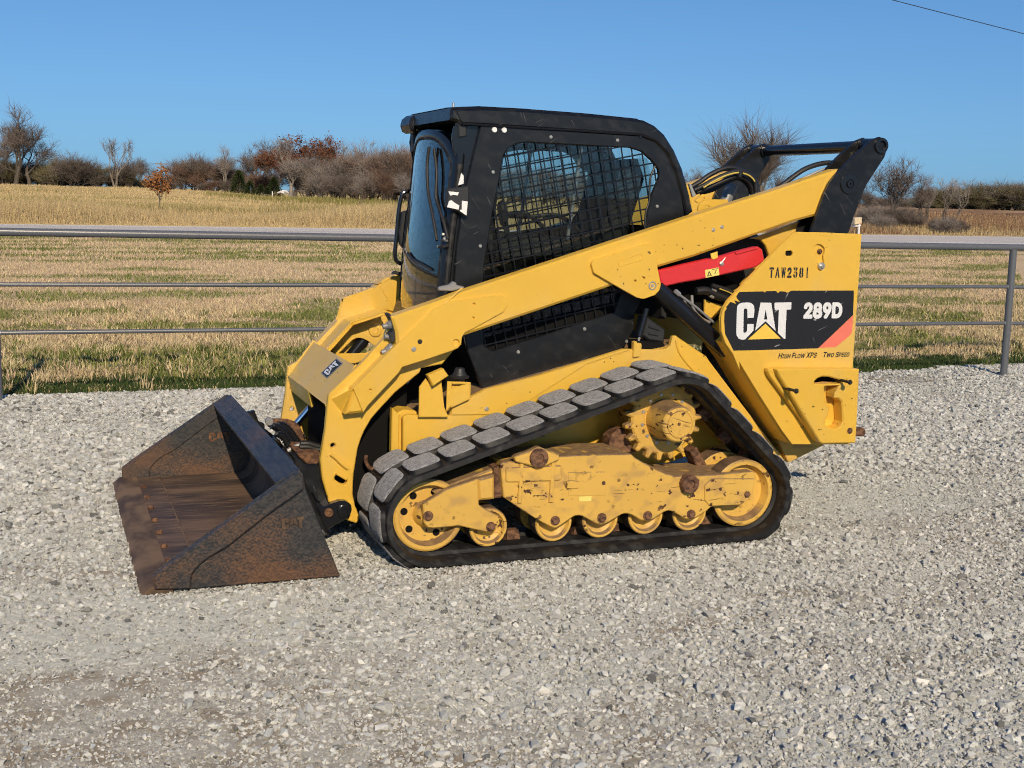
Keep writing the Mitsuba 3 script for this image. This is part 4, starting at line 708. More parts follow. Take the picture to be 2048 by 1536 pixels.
# mirror bracket and grab loop at the far front corner
GL = obj('grab_loop', tube(curve([(1.8455, 6.5, 1.6006), (1.8144, 6.5, 1.6118), (1.7898, 6.5, 1.6011), (1.7761, 6.5, 1.562), (1.7644, 6.5, 1.4857), (1.7581, 6.5, 1.4007), (1.7508, 6.5, 1.324), (1.7485, 6.5, 1.2771), (1.7576, 6.5, 1.2472), (1.7826, 6.5, 1.2336), (1.8075, 6.5, 1.2302)], 5), .011, 10), 'gloss_black', CB)
obj('loop_return', tube(curve([(1.8075, 6.5, 1.2302), (1.8193, 6.5, 1.2988), (1.8398, 6.5, 1.3845), (1.8494, 6.5, 1.4869), (1.8521, 6.5, 1.5719), (1.8455, 6.5, 1.6006)], 5), .005, 8), 'gloss_black', GL)
obj('mirror_block', prism(rnd([(1.7791, 1.5047), (1.8303, 1.5191), (1.8437, 1.504), (1.8405, 1.3849), (1.8101, 1.3121), (1.788, 1.3145), (1.7683, 1.3374), (1.7625, 1.3926)], .008), 6.47, 6.51, holes=[rnd([(1.7762, 1.442), (1.8027, 1.444), (1.7978, 1.393), (1.8034, 1.3675), (1.7929, 1.3546), (1.7804, 1.369), (1.773, 1.4012)], .004)], b=.006), 'dark_plastic', GL)
obj('fuel_post', tube([(1.7793, 6.46, 1.1923), (1.7759, 6.46, 1.0979), (1.7726, 6.46, 0.9989)], .012, 8), 'dark_plastic', CB)
obj('far_latch', prism(rnd([(1.7265, 1.1795), (1.7476, 1.196), (1.7861, 1.1878), (1.8011, 1.1816), (1.7991, 1.1671), (1.7692, 1.1692), (1.752, 1.1795)], .003), 6.49, 6.52, b=.004), 'dark_plastic', CB)
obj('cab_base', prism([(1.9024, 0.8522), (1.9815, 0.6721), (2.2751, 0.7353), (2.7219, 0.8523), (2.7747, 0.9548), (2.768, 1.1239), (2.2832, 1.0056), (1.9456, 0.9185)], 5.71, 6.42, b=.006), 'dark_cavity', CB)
# interior: seat, armrests, joysticks, console, far trim
SE = obj('seat', prism([(2.32, 1.18), (2.76, 1.14), (2.78, 1.24), (2.66, 1.28), (2.34, 1.30)], 5.86, 6.27, b=.03), 'interior', CB)
obj('backrest', prism([(2.60, 1.26), (2.74, 1.24), (2.88, 1.70), (2.84, 1.80), (2.76, 1.78)], 5.84, 6.29, b=.035), 'interior', SE)
for m in (idn, mir):
    obj('armrest', m(prism(rnd([(2.05, 1.30), (2.55, 1.30), (2.55, 1.40), (2.15, 1.42), (2.05, 1.38)], .02), 5.735, 5.83, b=.015)), 'interior', CB)
    obj('joystick', m(join(tube([(2.12, 5.79, 1.40), (2.10, 5.79, 1.47)], .012, 10), lathe((2.10, 5.79, 1.46), (-.15, 0, 1), [(0, .018), (.03, .024), (.08, .026), (.11, .02), (.12, 1e-5)], 14))), 'dark_plastic', CB)
obj('rear_wall', block(2.93, 2.96, 5.72, 6.40, 1.0, 1.36, .006), 'interior', CB)
rg = [(2.93, 5.76), (2.93, 6.37)]
obj('rear_glass', (np.array([(2.965, 5.75, 1.34), (2.965, 6.38, 1.34), (2.83, 6.38, 1.80), (2.83, 5.75, 1.80)]), np.array([(0, 1, 2), (0, 2, 3)])), 'glass_tint', CB, smooth=False)
obj('headliner', prism([(1.86, 1.875), (2.70, 1.90), (2.70, 1.91), (1.86, 1.89)], 5.72, 6.41, b=.003), 'interior', CB)
obj('console', prism(rnd([(1.86, 1.05), (2.0, 1.05), (2.05, 1.22), (1.96, 1.30), (1.88, 1.28)], .015), 5.73, 6.40, b=.01), 'dark_cavity', CB)
obj('lap_bar', tube(curve([(2.62, 5.84, 1.34), (2.42, 5.83, 1.50), (2.25, 5.86, 1.50), (2.2, 6.06, 1.50), (2.25, 6.27, 1.50), (2.42, 6.30, 1.50), (2.62, 6.29, 1.34)], 5), .011, 8), 'dark_plastic', CB)
obj('cable', tube(curve([(2.834, 5.665, 1.7592), (2.8123, 5.665, 1.7067), (2.8083, 5.665, 1.6499), (2.809, 5.665, 1.593), (2.793, 5.665, 1.5309), (2.7906, 5.665, 1.4594)], 5), .0055, 8), 'hose', CB)
# ---- behind the cab: hood, hoses, exhaust, lifting eyes
HD = obj('engine_hood', prism([(3.02, 1.0), (3.58, 1.0), (3.58, 1.36), (3.45, 1.44), (3.02, 1.46)], 5.70, 6.43, b=.03), 'dark_plastic', L)
HOSES = [([(3.1103, 5.8, 1.6649), (3.1566, 5.8, 1.6906), (3.2001, 5.8, 1.7199), (3.2441, 5.8, 1.7432), (3.2802, 5.8, 1.7577), (3.3167, 5.8, 1.7661), (3.3509, 5.8, 1.7658), (3.3945, 5.8, 1.7559), (3.4386, 5.8, 1.7397), (3.4717, 5.8, 1.7156), (3.491, 5.8, 1.6836), (3.4988, 5.8, 1.6487)], .0125),
         ([(3.1063, 5.76, 1.6478), (3.1579, 5.76, 1.6734), (3.218, 5.76, 1.7042), (3.2732, 5.76, 1.7276), (3.3232, 5.76, 1.7449), (3.3628, 5.76, 1.7497), (3.4004, 5.76, 1.7408), (3.436, 5.76, 1.7194), (3.458, 5.76, 1.6877), (3.4659, 5.76, 1.6506)], .0115),
         ([(3.1288, 5.78, 1.636), (3.192, 5.78, 1.6606), (3.2583, 5.78, 1.688), (3.3082, 5.78, 1.7089), (3.3503, 5.78, 1.7223), (3.3875, 5.78, 1.7208), (3.4289, 5.78, 1.6995), (3.4538, 5.78, 1.6677), (3.4611, 5.78, 1.6405)], .011),
         ([(3.1813, 5.83, 1.6343), (3.2597, 5.83, 1.6559), (3.3153, 5.83, 1.6845), (3.3572, 5.83, 1.7054), (3.3999, 5.83, 1.7139), (3.4384, 5.83, 1.6974), (3.4662, 5.83, 1.6679), (3.4737, 5.83, 1.6379)], .011)]
for p, r in HOSES:
    obj('hydraulic_hose', tube(curve(p, 5), r, 12), 'hose', L)
obj('hose_label', tube(curve([(3.1486, 5.742, 1.6622), (3.2083, 5.742, 1.6965), (3.2632, 5.742, 1.7211), (3.3132, 5.742, 1.7371), (3.3469, 5.742, 1.7429)], 5), .0042, 6), 'hose_print', L + '__hydraulic_hose_001')
obj('hose_label', tube(curve([(3.3727, 5.742, 1.7399), (3.4046, 5.742, 1.7309), (3.4283, 5.742, 1.7167), (3.4436, 5.742, 1.6998)], 5), .0042, 6), 'hose_print', L + '__hydraulic_hose_001')
obj('hose_clamp', prism([(3.3496, 1.749), (3.3639, 1.747), (3.3626, 1.7187), (3.3484, 1.7196)], 5.735, 5.80, b=.003), 'dark_plastic', L + '__hydraulic_hose_001')
obj('hydraulic_hose', tube(curve([(3.4766, 5.62, 1.6453), (3.5608, 5.62, 1.7047), (3.6601, 5.62, 1.7675), (3.7772, 5.62, 1.801), (3.8682, 5.62, 1.7935), (3.9479, 5.62, 1.7448)], 5), .013, 12), 'hose', L)
obj('hydraulic_hose', tube(curve([(3.5074, 5.6, 1.6535), (3.5924, 5.6, 1.7004), (3.6786, 5.6, 1.7377), (3.7805, 5.6, 1.7756), (3.8563, 5.6, 1.7676)], 5), .006, 8), 'zinc', L)
EX = [(3.3971, 5.95, 1.5948), (3.4108, 5.95, 1.641), (3.4376, 5.95, 1.6875)]
obj('exhaust_pipe', lathe(EX[0], np.array(EX[2]) - np.array(EX[0]), [(0, .030), (.06, .030), (.098, .030), (.098, .027), (.02, .027), (.02, 1e-5)], 24), 'grey_steel', L, label='grey exhaust stub behind the cab')
obj('lifting_eye', prism(rnd([(3.0792, 1.5947), (3.1004, 1.6116), (3.1244, 1.6302), (3.1439, 1.627), (3.1508, 1.6126), (3.1495, 1.5979), (3.1289, 1.5951), (3.1017, 1.5849)], .004), 5.70, 5.712, [rnd([(3.1176, 1.5993), (3.1213, 1.6095), (3.1335, 1.6142), (3.1371, 1.6074), (3.1314, 1.6005)], .002)], b=.002), 'paint_yellow', HD)
obj('lifting_eye', prism(rnd([(3.0886, 1.5462), (3.0928, 1.5729), (3.1098, 1.5914), (3.1397, 1.6004), (3.1617, 1.6045), (3.2564, 1.6056), (3.2629, 1.5881), (3.1529, 1.5594)], .004), 5.68, 5.692, [rnd([(3.1224, 1.5608), (3.1302, 1.5707), (3.1439, 1.5733), (3.158, 1.568), (3.1527, 1.563), (3.1362, 1.5603)], .002)], b=.002), 'paint_yellow', HD)
obj('bracket', prism([(3.0347, 1.6777), (3.0493, 1.6769), (3.0793, 1.6221), (3.0592, 1.6128)], 5.685, 5.70, b=.002), 'zinc', HD)

# ---------------------------------------------------------------- bucket (part of the loader) and its coupler
BY0, BY1 = 5.046, 7.10
MIRB = lambda m: (np.stack([m[0][:, 0], BY0 + BY1 - m[0][:, 1], m[0][:, 2]], 1), np.asarray(m[1])[:, ::-1])
SIDE = [(0.9374, 0.4576), (0.9589, 0.4651), (0.9712, 0.4481), (0.9834, 0.4022), (1.1306, 0.016), (1.1306, 0.0108)] + [(0.5193, 0.0111), (0.3799, 0.0199), (0.3763, 0.0745), (0.4337, 0.1202)]
SIDE = [(x, max(z, .004)) for x, z in SIDE]
def back_shell():
    """Floor, heel curve and back of the bucket as one bent plate."""
    P = [(.40, .027), (.98, .027)]
    P += [(.985 + .085 * math.sin(t), .112 - .085 * math.cos(t)) for t in np.linspace(.1, 1.95, 9)]
    P += [(.945, .405)]
    P = np.array(P); d = np.gradient(P, axis=0); d /= np.linalg.norm(d, axis=1, keepdims=True); n = np.stack([d[:, 1], -d[:, 0]], 1)
    Q = P + n * .014
    return prism([tuple(p) for p in P[::-1]] + [tuple(q) for q in Q], BY0 + .02, BY1 - .02, b=.002)
BK = obj('bucket', back_shell(), 'bucket_floor', L, label='wide rusty black steel bucket resting on the gravel')
TOPP = [(0.8688, 0.4218), (0.9668, 0.4676)]
(ax, az), (cx_, cz_) = TOPP
obj('top_plate', prism([(ax, az), (cx_, cz_ + .004), (cx_ + .012, cz_ - .012), (cx_ + .03, .36), (cx_ + .012, .36), (cx_ - .006, cz_ - .022), (ax + .004, az - .016)], BY0 + .02, BY1 - .02, b=.002), 'bucket_steel', BK)
bar = rnd([(0.3774, 0.0804), (0.434, 0.123), (0.9356, 0.4598), (0.957, 0.4661), (0.9736, 0.4502), (0.9771, 0.4011), (0.9629, 0.3882), (0.8373, 0.3055), (0.662, 0.1766), (0.5917, 0.1398), (0.5549, 0.1118), (0.5262, 0.077), (0.5183, 0.0186), (0.3792, 0.0267)], .006)
bar = [(x, max(z, .006)) for x, z in bar]
for m in (idn, MIRB):
    obj('side_plate', m(prism(SIDE, BY0, BY0 + .02, b=.003)), 'bucket_steel', BK)
    obj('side_cutter', m(prism(bar, BY0 - .026, BY0 - .0005, b=.007)), 'bucket_steel', BK)
    obj('side_cutter', m(prism(bar, BY0 + .0205, BY0 + .03, b=.003)), 'bucket_steel', BK)
def cutting_edge():
    ys = np.linspace(BY0 - .004, BY1 + .004, 60); v, f = [], []
    w = meshkit.noise(np.stack([ys * 5, ys * 0, ys * 0], 1), 3) * .007 + meshkit.noise(np.stack([ys * 17, ys * 0, ys * 0], 1), 5) * .0015
    for y, d in zip(ys, w):
        e = .012 * (max(0, 1 - (y - ys[0]) / .05) ** 2 + max(0, 1 - (ys[-1] - y) / .05) ** 2)
        v += [(.322 + d + e, y, .004), (.330 + d + e, y, .014), (.365, y, .030), (.452, y, .036), (.454, y, .002)]
    n = len(ys)
    for i in range(n - 1):
        for k in range(5):
            l = (k + 1) % 5; f += [(i * 5 + k, i * 5 + 5 + k, i * 5 + 5 + l), (i * 5 + k, i * 5 + 5 + l, i * 5 + l)]
    for o, r in ((0, 1), ((n - 1) * 5, -1)):
        f += [tuple(o + q for q in t[::r]) for t in ((0, 1, 2), (0, 2, 3), (0, 3, 4))]
    return np.array(v), np.array(f)
obj('cutting_edge', cutting_edge(), 'edge_steel', BK, label='brown worn cutting edge with bolts')
for x, y in [(0.3931, 6.5776), (0.3945, 6.3446), (0.3984, 6.0973), (0.3977, 5.8687), (0.3972, 5.6308), (0.3916, 5.3968), (0.3909, 6.8158)]:
    obj('bolt', lathe((.47, y, .029), (0, 0, 1), [(0, .016), (.012, .015), (.016, .011), (.016, 1e-5)], 10), 'rust', BK)
w0, w1 = [(0.4719, 7.061), (0.474, 5.4651)]
obj('weld_bead', tube([(.575, y, .031 + .0015 * math.sin(y * 60)) for y in np.linspace(BY0 + .03, BY1 - .03, 60)], .004, 6), 'edge_steel', BK)
obj('lip_strip', prism([(.452, .02), (.575, .02), (.575, .0315), (.452, .0295)], BY0 + .031, BY1 - .031, b=.002), 'bucket_floor', BK)
lg = (0.8879, 0.2251) + (0.978, 0.2774)
obj('lettering', flat(fit(logo, lg[0], lg[2], lg[1] + .006, lg[3]), BY0, .009), 'edge_steel', BK, label='raised letters CAT on the near side plate')
lf = (0.9033, 0.2073) + (0.9905, 0.2604)
obj('lettering', flat(fit(logo, lf[0] - .06, lf[2] - .03, lf[1], lf[3]), BY1 - .0205, .004), 'rust', BK)
# coupler plate, lugs, hoses with spring guards
q0, q1 = (.985, .41), (1.13, .085)
CPL = obj('coupler', slab(q1, q0, 5.42, 6.72, -.03), 'paint_black', L, label='black quick coupler behind the bucket with spring guarded hoses')
obj('coupler_beam', prism([(1.03, .33), (1.10, .34), (1.16, .28), (1.12, .22), (1.06, .24)], 5.60, 6.54, b=.01), 'paint_black', CPL)
for y0 in (5.62, 5.86, 6.20, 6.48):
    obj('coupler_lug', prism(rnd([(1.0, .38), (1.06, .38), (1.14, .31), (1.19, .2), (1.18, .08), (1.12, .08)], .015), y0, y0 + .03, b=.005), 'paint_black', CPL)
obj('coupler_plate', prism(rnd([(1.0294, 0.4661), (1.0406, 0.4695), (1.1422, 0.4603), (1.1782, 0.4465), (1.2067, 0.4145), (1.2295, 0.3399), (1.1911, 0.3146), (1.0404, 0.4293)], .01), 6.28, 6.31, b=.004), 'rust', CPL)
obj('coupler_plate', prism(rnd([(0.97, 0.4627), (1.0125, 0.4721), (1.0321, 0.4128), (1.0623, 0.3996), (1.0658, 0.3517), (1.0428, 0.3846), (1.0043, 0.4179)], .006), 6.52, 6.56, b=.004), 'paint_black', CPL)
u = (1.0449, 0.4574); obj('pin', cyl((u[0], 6.29, u[1]), (u[0], 6.26, u[1]), .02, 18), 'grey_steel', CPL)
obj('coupler_tray', prism(rnd([(1.0918, 0.3873), (1.2167, 0.3756), (1.2095, 0.3197), (1.1557, 0.3207), (1.1059, 0.3667)], .006), 5.80, 6.10, b=.006), 'rust', CPL)
obj('coupler_plate', prism([(1.0217, 0.4311), (1.059, 0.4223), (1.0691, 0.3663), (1.1102, 0.3676), (1.1654, 0.3698), (1.1965, 0.2575), (1.2035, 0.1865), (1.1444, 0.1974), (1.0725, 0.3418)], 5.60, 5.64, b=.006), 'paint_black', CPL)
SPR = [([(1.0943, 6.2, 0.4657), (1.1314, 6.2, 0.4338)], [(1.163, 6.15, 0.4094), (1.1909, 6.15, 0.3798)]), None]
def spring(a, b, r=.017, wire=.0034, pitch=.0105):
    a, b = np.array(a), np.array(b); d, e, g = frame(b - a); h = np.linalg.norm(b - a); m = int(h / pitch * 10); t = np.linspace(0, 1, m)
    sag = np.array([0, 0, .02])[None] * (np.sin(np.pi * t))[:, None]
    ph = t * h / pitch * 2 * np.pi
    c = a + (b - a) * t[:, None] + sag
    return tube(c + r * (np.cos(ph)[:, None] * e + np.sin(ph)[:, None] * g), wire, 5), tube(c[::8], r * .8, 8)
for pa_, pb_ in [([(1.0754, 6.22, 0.4535), (1.1798, 6.22, 0.3537)]), ([(1.0343, 6.12, 0.4636), (1.1404, 6.12, 0.3596)]), ([(1.0368, 6.04, 0.4355), (1.1, 6.04, 0.3715)]), ([(1.1119, 6.3, 0.4474), (1.2257, 6.3, 0.3478)])]:
    sp, core = spring(pa_, pb_)
    k = obj('guarded_hose', core, 'hose', CPL)
    obj('hose_spring', sp, 'gloss_black', CPL)
obj('hose_clamp', tube(curve([(1.0872, 6, 0.3578), (1.109, 6, 0.3696), (1.1344, 6, 0.3813), (1.1636, 6, 0.3855)], 4), .012, 8), 'grey_steel', CPL)
obj('hose', tube(curve([(1.1394, 5.95, 0.3999), (1.1756, 5.95, 0.4), (1.212, 5.95, 0.3873), (1.2485, 5.95, 0.3763)], 4), .016, 10), 'hose', CPL)
obj('hose', tube(curve([(1.1301, 5.92, 0.3916), (1.1697, 5.92, 0.3896), (1.2058, 5.92, 0.3769), (1.2422, 5.92, 0.3714)], 4), .014, 10), 'hose', CPL)

# ---------------------------------------------------------------- pipe fence
mat('weld_paint', (0.2, 0.205, 0.215), 0.3, clearcoat=0.3)
FENCE = root('pipe_fence', 'dark grey painted pipe fence with three rails behind the loader', 'fence')
POSTS = [(-4.76, 10.20), (-.335, 10.063), (4.15, 9.90), (8.60, 9.62), (13.05, 9.25)]
HT = {0: 1.265, 1: 1.259, 2: 1.235, 3: 1.221, 4: 1.20}
for i, (x, y) in enumerate(POSTS):
    obj('post', cyl((x, y, -.3), (x, y, HT[i] - .02), .034, 20), 'pipe_paint', FENCE)
for i in range(4):
    (xa, ya), (xb, yb) = POSTS[i], POSTS[i + 1]
    obj('top_rail', tube(np.linspace((xa, ya, HT[i]), (xb, yb, HT[i + 1]), 6), .0305, 20), 'pipe_paint', FENCE)
    for f0 in (.694, .41):
        for px_ in (xa + .036, xb - .036):
            q = (px_ - xa) / (xb - xa); obj('weld', lathe((px_, ya + (yb - ya) * q, HT[i] * f0 + (HT[i + 1] * (f0 + (.002 if f0 > .5 else .004)) - HT[i] * f0) * q), (xb - xa, yb - ya, 0), [(-.004, .0165), (-.003, .0195), (.003, .0195), (.005, .0168)], 12), 'weld_paint', FENCE)
        obj('rail', tube(np.linspace((xa, ya, HT[i] * f0), (xb, yb, HT[i + 1] * (f0 + (.002 if f0 > .5 else .004)))), .0165, 14), 'pipe_paint', FENCE)

# ---------------------------------------------------------------- ground, road, field
def sheet_mesh(xs, ys, zf):
    X, Y = np.meshgrid(xs, ys); Z = zf(X, Y); n = len(xs)
    v = np.stack([X, Y, Z], -1).reshape(-1, 3); i, j = np.meshgrid(np.arange(n - 1), np.arange(len(ys) - 1)); a = (j * n + i).ravel()
    return v, np.vstack([np.stack([a, a + 1, a + n + 1], 1), np.stack([a, a + n + 1, a + n], 1)])
def n2(x, y, s, seed=0, o=3): return meshkit.fbm(np.stack([x * s, y * s, np.zeros_like(x)], -1), o, seed)
AZ = [-12, -2, 4, 7, 10, 15, 20, 26, 33, 42, 60]; HE = [1.62, 1.6, 1.58, 1.35, .98, .80, .75, .6, 0.2, 0.0, 0.0]
def field_z(x, y):
    az = np.degrees(np.arctan2(x, y)); h = np.interp(az, AZ, HE); r = np.hypot(x, y)
    t = np.clip((r - 64) / 48, 0, 1); t = t * t * (3 - 2 * t)
    far = np.clip((r - 150) / 350, 0, 1) * np.maximum(1.55 - h, 0) * np.where(az > 18, 1, .3)
    return -.01 + h * t + far
def f_gravel(p, n, uv):
    a, b, c = voronoi(p.x * 70, p.y * 70); d, e, g = voronoi(p.x * 31 + 5, p.y * 31)
    base = mix((0.475, 0.485, 0.435), (0.27, 0.235, 0.185), smoothstep(0.45, 0.68, fbm(p.x * 0.7, p.y * 2.2, 0, 4)))
    k = mix((0.40, 0.41, 0.38), (0.59, 0.605, 0.565), c)
    return mix(base, k, smoothstep(0.25, 0.6, fbm(p.x * 9, p.y * 9, 2, 2)) * 0.5)
def f_gravel_bump(p, n, uv):
    a, b, c = voronoi(p.x * 70, p.y * 70); d, e, g = voronoi(p.x * 160, p.y * 160)
    return smoothstep(0.55, 0.1, a) * (0.4 + c) + 0.4 * smoothstep(0.5, 0.1, d)
mat('gravel_dust', P3(f_gravel), 0.9, 0.2, bump=(P3(f_gravel_bump), 0.006))
def f_lawn(p, n, uv):
    b = fbm(p.x * 0.5, p.y * 1.2, 0, 3); s = fbm(p.x * 22, p.y * 22, 1, 2)
    c = mix((0.27, 0.2, 0.125), (0.42, 0.33, 0.22), s)
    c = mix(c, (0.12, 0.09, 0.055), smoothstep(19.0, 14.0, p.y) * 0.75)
    g = mix((0.075, 0.085, 0.025), (0.13, 0.13, 0.045), s)
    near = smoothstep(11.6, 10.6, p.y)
    green = dr.clip(smoothstep(0.48, 0.62, b) * smoothstep(21.0, 15.0, p.y) + smoothstep(0.5, 0.62, b) * smoothstep(30.0, 34.0, p.y), 0, 1)
    c = mix(c, g, green * 0.75)
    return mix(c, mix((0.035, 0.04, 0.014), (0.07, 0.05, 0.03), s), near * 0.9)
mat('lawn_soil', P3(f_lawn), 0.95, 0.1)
def f_road(p, n, uv):
    c = mix((0.30, 0.285, 0.275), (0.38, 0.365, 0.35), fbm(p.x * 0.2, p.y * 2.5, 0, 3))
    return mix(c, (0.22, 0.21, 0.205), smoothstep(0.6, 0.8, fbm(p.x * 0.12, p.y * 1.6, 4, 3)) * 0.5)
mat('road_concrete', P3(f_road), 0.85, 0.2)
mat('road_line', (0.6, 0.59, 0.56), 0.8)
def f_field(p, n, uv):
    r = dr.sqrt(p.x * p.x + p.y * p.y); az = p.x / dr.maximum(p.y, 1.0)
    s = fbm(p.x * 0.22, p.y * 0.5, 0, 4); t = fbm(p.x * 2.5, p.y * 2.5, 3, 3)
    c = mix((0.31, 0.23, 0.10), (0.44, 0.33, 0.17), t)
    c = mix(c, (0.17, 0.155, 0.04), smoothstep(0.42, 0.64, s) * smoothstep(66.0, 78.0, r) * 0.75)
    brown = smoothstep(0.58, 0.68, az)
    far = mix((0.25, 0.18, 0.10), (0.13, 0.075, 0.045), smoothstep(110.0, 190.0, r))
    far = mix(far, (0.34, 0.27, 0.17), smoothstep(0.5, 0.7, fbm(p.x * 0.05, p.y * 0.22, 7, 3)) * 0.7)
    return mix(c, far, brown)
mat('field_soil', P3(f_field), 0.95, 0.1)
def edge_y(x): return 10.33 - .0165 * (x - 1) ** 1 * 1.0 + .25 * (n2(x, x * 0, .7, 4, 3) - .5) + .12 * (n2(x, x * 0, 5.0, 9, 2) - .5)
xs = np.linspace(-14, 26, 240)
def lot():
    rows = []
    for y in np.concatenate([np.linspace(-8, 9.0, 6), [9.6]]): rows.append(np.stack([xs, np.full_like(xs, y), np.zeros_like(xs)], 1))
    rows.append(np.stack([xs, edge_y(xs), np.zeros_like(xs) - .001], 1)); rows.append(np.stack([xs, edge_y(xs) + .06, np.zeros_like(xs) - .03], 1))
    n = len(xs); v = np.vstack(rows); f = []
    i = np.arange(n - 1)
    for k in range(len(rows) - 1): f += [np.stack([i + k * n, i + 1 + k * n, i + 1 + k * n + n], 1), np.stack([i + k * n, i + 1 + k * n + n, i + k * n + n], 1)]
    return v, np.vstack(f)
def setting(name, mesh, mat_, label, cat, smooth=False):
    k = obj(name, mesh, mat_, smooth=smooth); labels[k] = dict(label=label, category=cat, kind='structure'); return k
def lot_near():
    m, n = 620, 420
    t = np.geomspace(2.1, 10.9, m); u = np.linspace(-1, 1, n)
    D, U = np.meshgrid(t, u, indexing='ij'); r = U * (D * .46 + 1.1)
    x = FWD[0] * D + .93794 * r; y = FWD[1] * D - .34611 * r
    over = y > edge_y(x) - .02
    z3 = lambda s, k: meshkit.noise(np.stack([x * s, y * s, np.full_like(x, k)], -1), k)
    z = .002 + .010 * (z3(45, 1) - .5) * (.45 + z3(2.2, 2)) * 1.2 + .007 * (z3(110, 3) - .5) 
    z = np.where((x > .3) & (x < 3.4) & (y > 5.0) & (y < 7.15), -.004 + (z - .006) * .25, z)
    z = np.where(over, -.034, z)
    v = np.stack([x, y, z], -1).reshape(-1, 3); i, j = np.meshgrid(np.arange(m - 1), np.arange(n - 1), indexing='ij'); a = (i * n + j).ravel()
    return v, np.vstack([np.stack([a, a + 1, a + n + 1], 1), np.stack([a, a + n + 1, a + n], 1)])
setting('gravel_bed', lot_near(), 'gravel_dust', 'uneven surface of crushed stone and dust in front of and under the loader', 'gravel ground', smooth=True)
setting('gravel_lot', move(lot(), (0, 0, -.006)), 'gravel_dust', 'grey crushed stone lot under the loader, reaching to the fence', 'gravel ground')
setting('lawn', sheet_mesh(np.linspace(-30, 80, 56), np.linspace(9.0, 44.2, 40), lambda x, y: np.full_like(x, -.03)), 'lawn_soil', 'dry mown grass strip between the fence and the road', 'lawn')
ROADL = [(-60, 43.2), (120, 44.9)]; ROADF = [(-60, 58.2), (120, 53.4)]
def road_sheet(a, b, z, m=40):
    x = np.linspace(-60, 120, m); y0 = np.interp(x, [-60, 120], [ROADL[0][1], ROADL[1][1]]); y1 = np.interp(x, [-60, 120], [ROADF[0][1], ROADF[1][1]])
    lo, hi = y0 + (y1 - y0) * a, y0 + (y1 - y0) * b
    v = np.vstack([np.stack([x, lo, np.full(m, z)], 1), np.stack([x, hi, np.full(m, z)], 1)]); i = np.arange(m - 1)
    return v, np.vstack([np.stack([i, i + 1, i + 1 + m], 1), np.stack([i, i + 1 + m, i + m], 1)])
RD = setting('road', road_sheet(0, 1, .0), 'road_concrete', 'pale concrete road running behind the fence', 'road')
obj('edge_line', road_sheet(.06, .085, .004), 'road_line', RD)
obj('edge_line', road_sheet(.93, .95, .004), 'road_line', RD)
xs2 = np.concatenate([np.linspace(-300, -30, 10), np.linspace(-28, 140, 120), np.linspace(150, 900, 24)])
ys2 = np.concatenate([np.linspace(53, 130, 60), np.linspace(135, 520, 24), np.linspace(600, 2500, 8)])
setting('field', sheet_mesh(xs2, ys2, lambda x, y: np.where(y < np.interp(x, [-60, 120], [58.4, 53.6]), -.03, field_z(x, y))), 'field_soil', 'golden dry field rising to a line of bare trees', 'field', smooth=True)
mat('earth', (0.2, 0.16, 0.1), 0.95)
setting('ground', sheet_mesh(np.linspace(-3000, 3000, 4), np.linspace(-3000, 3000, 4), lambda x, y: np.full_like(x, -.06)), 'earth', 'bare brown earth base under the lawn and fields', 'ground')
mat('track_dirt', (0.42, 0.36, 0.27), 0.95)
def strip(pts, w, dz=.02):
    p = np.array(pts, float); d = np.gradient(p, axis=0); d /= np.linalg.norm(d, axis=1, keepdims=True); n = np.stack([-d[:, 1], d[:, 0]], 1)
    a, b = p + n * w, p - n * w; m = len(p); xy = np.vstack([a, b]); z = field_z(xy[:, 0], xy[:, 1]) + dz; i = np.arange(m - 1)
    return np.column_stack([xy, z]), np.vstack([np.stack([i, i + m, i + m + 1], 1), np.stack([i, i + m + 1, i + 1], 1)])
setting('farm_track', strip([(29 + 5.0 * k, 61.2 - .28 * k) for k in range(16)], .55, .03), 'track_dirt', 'narrow pale dirt verge line beyond the road on the right', 'path')

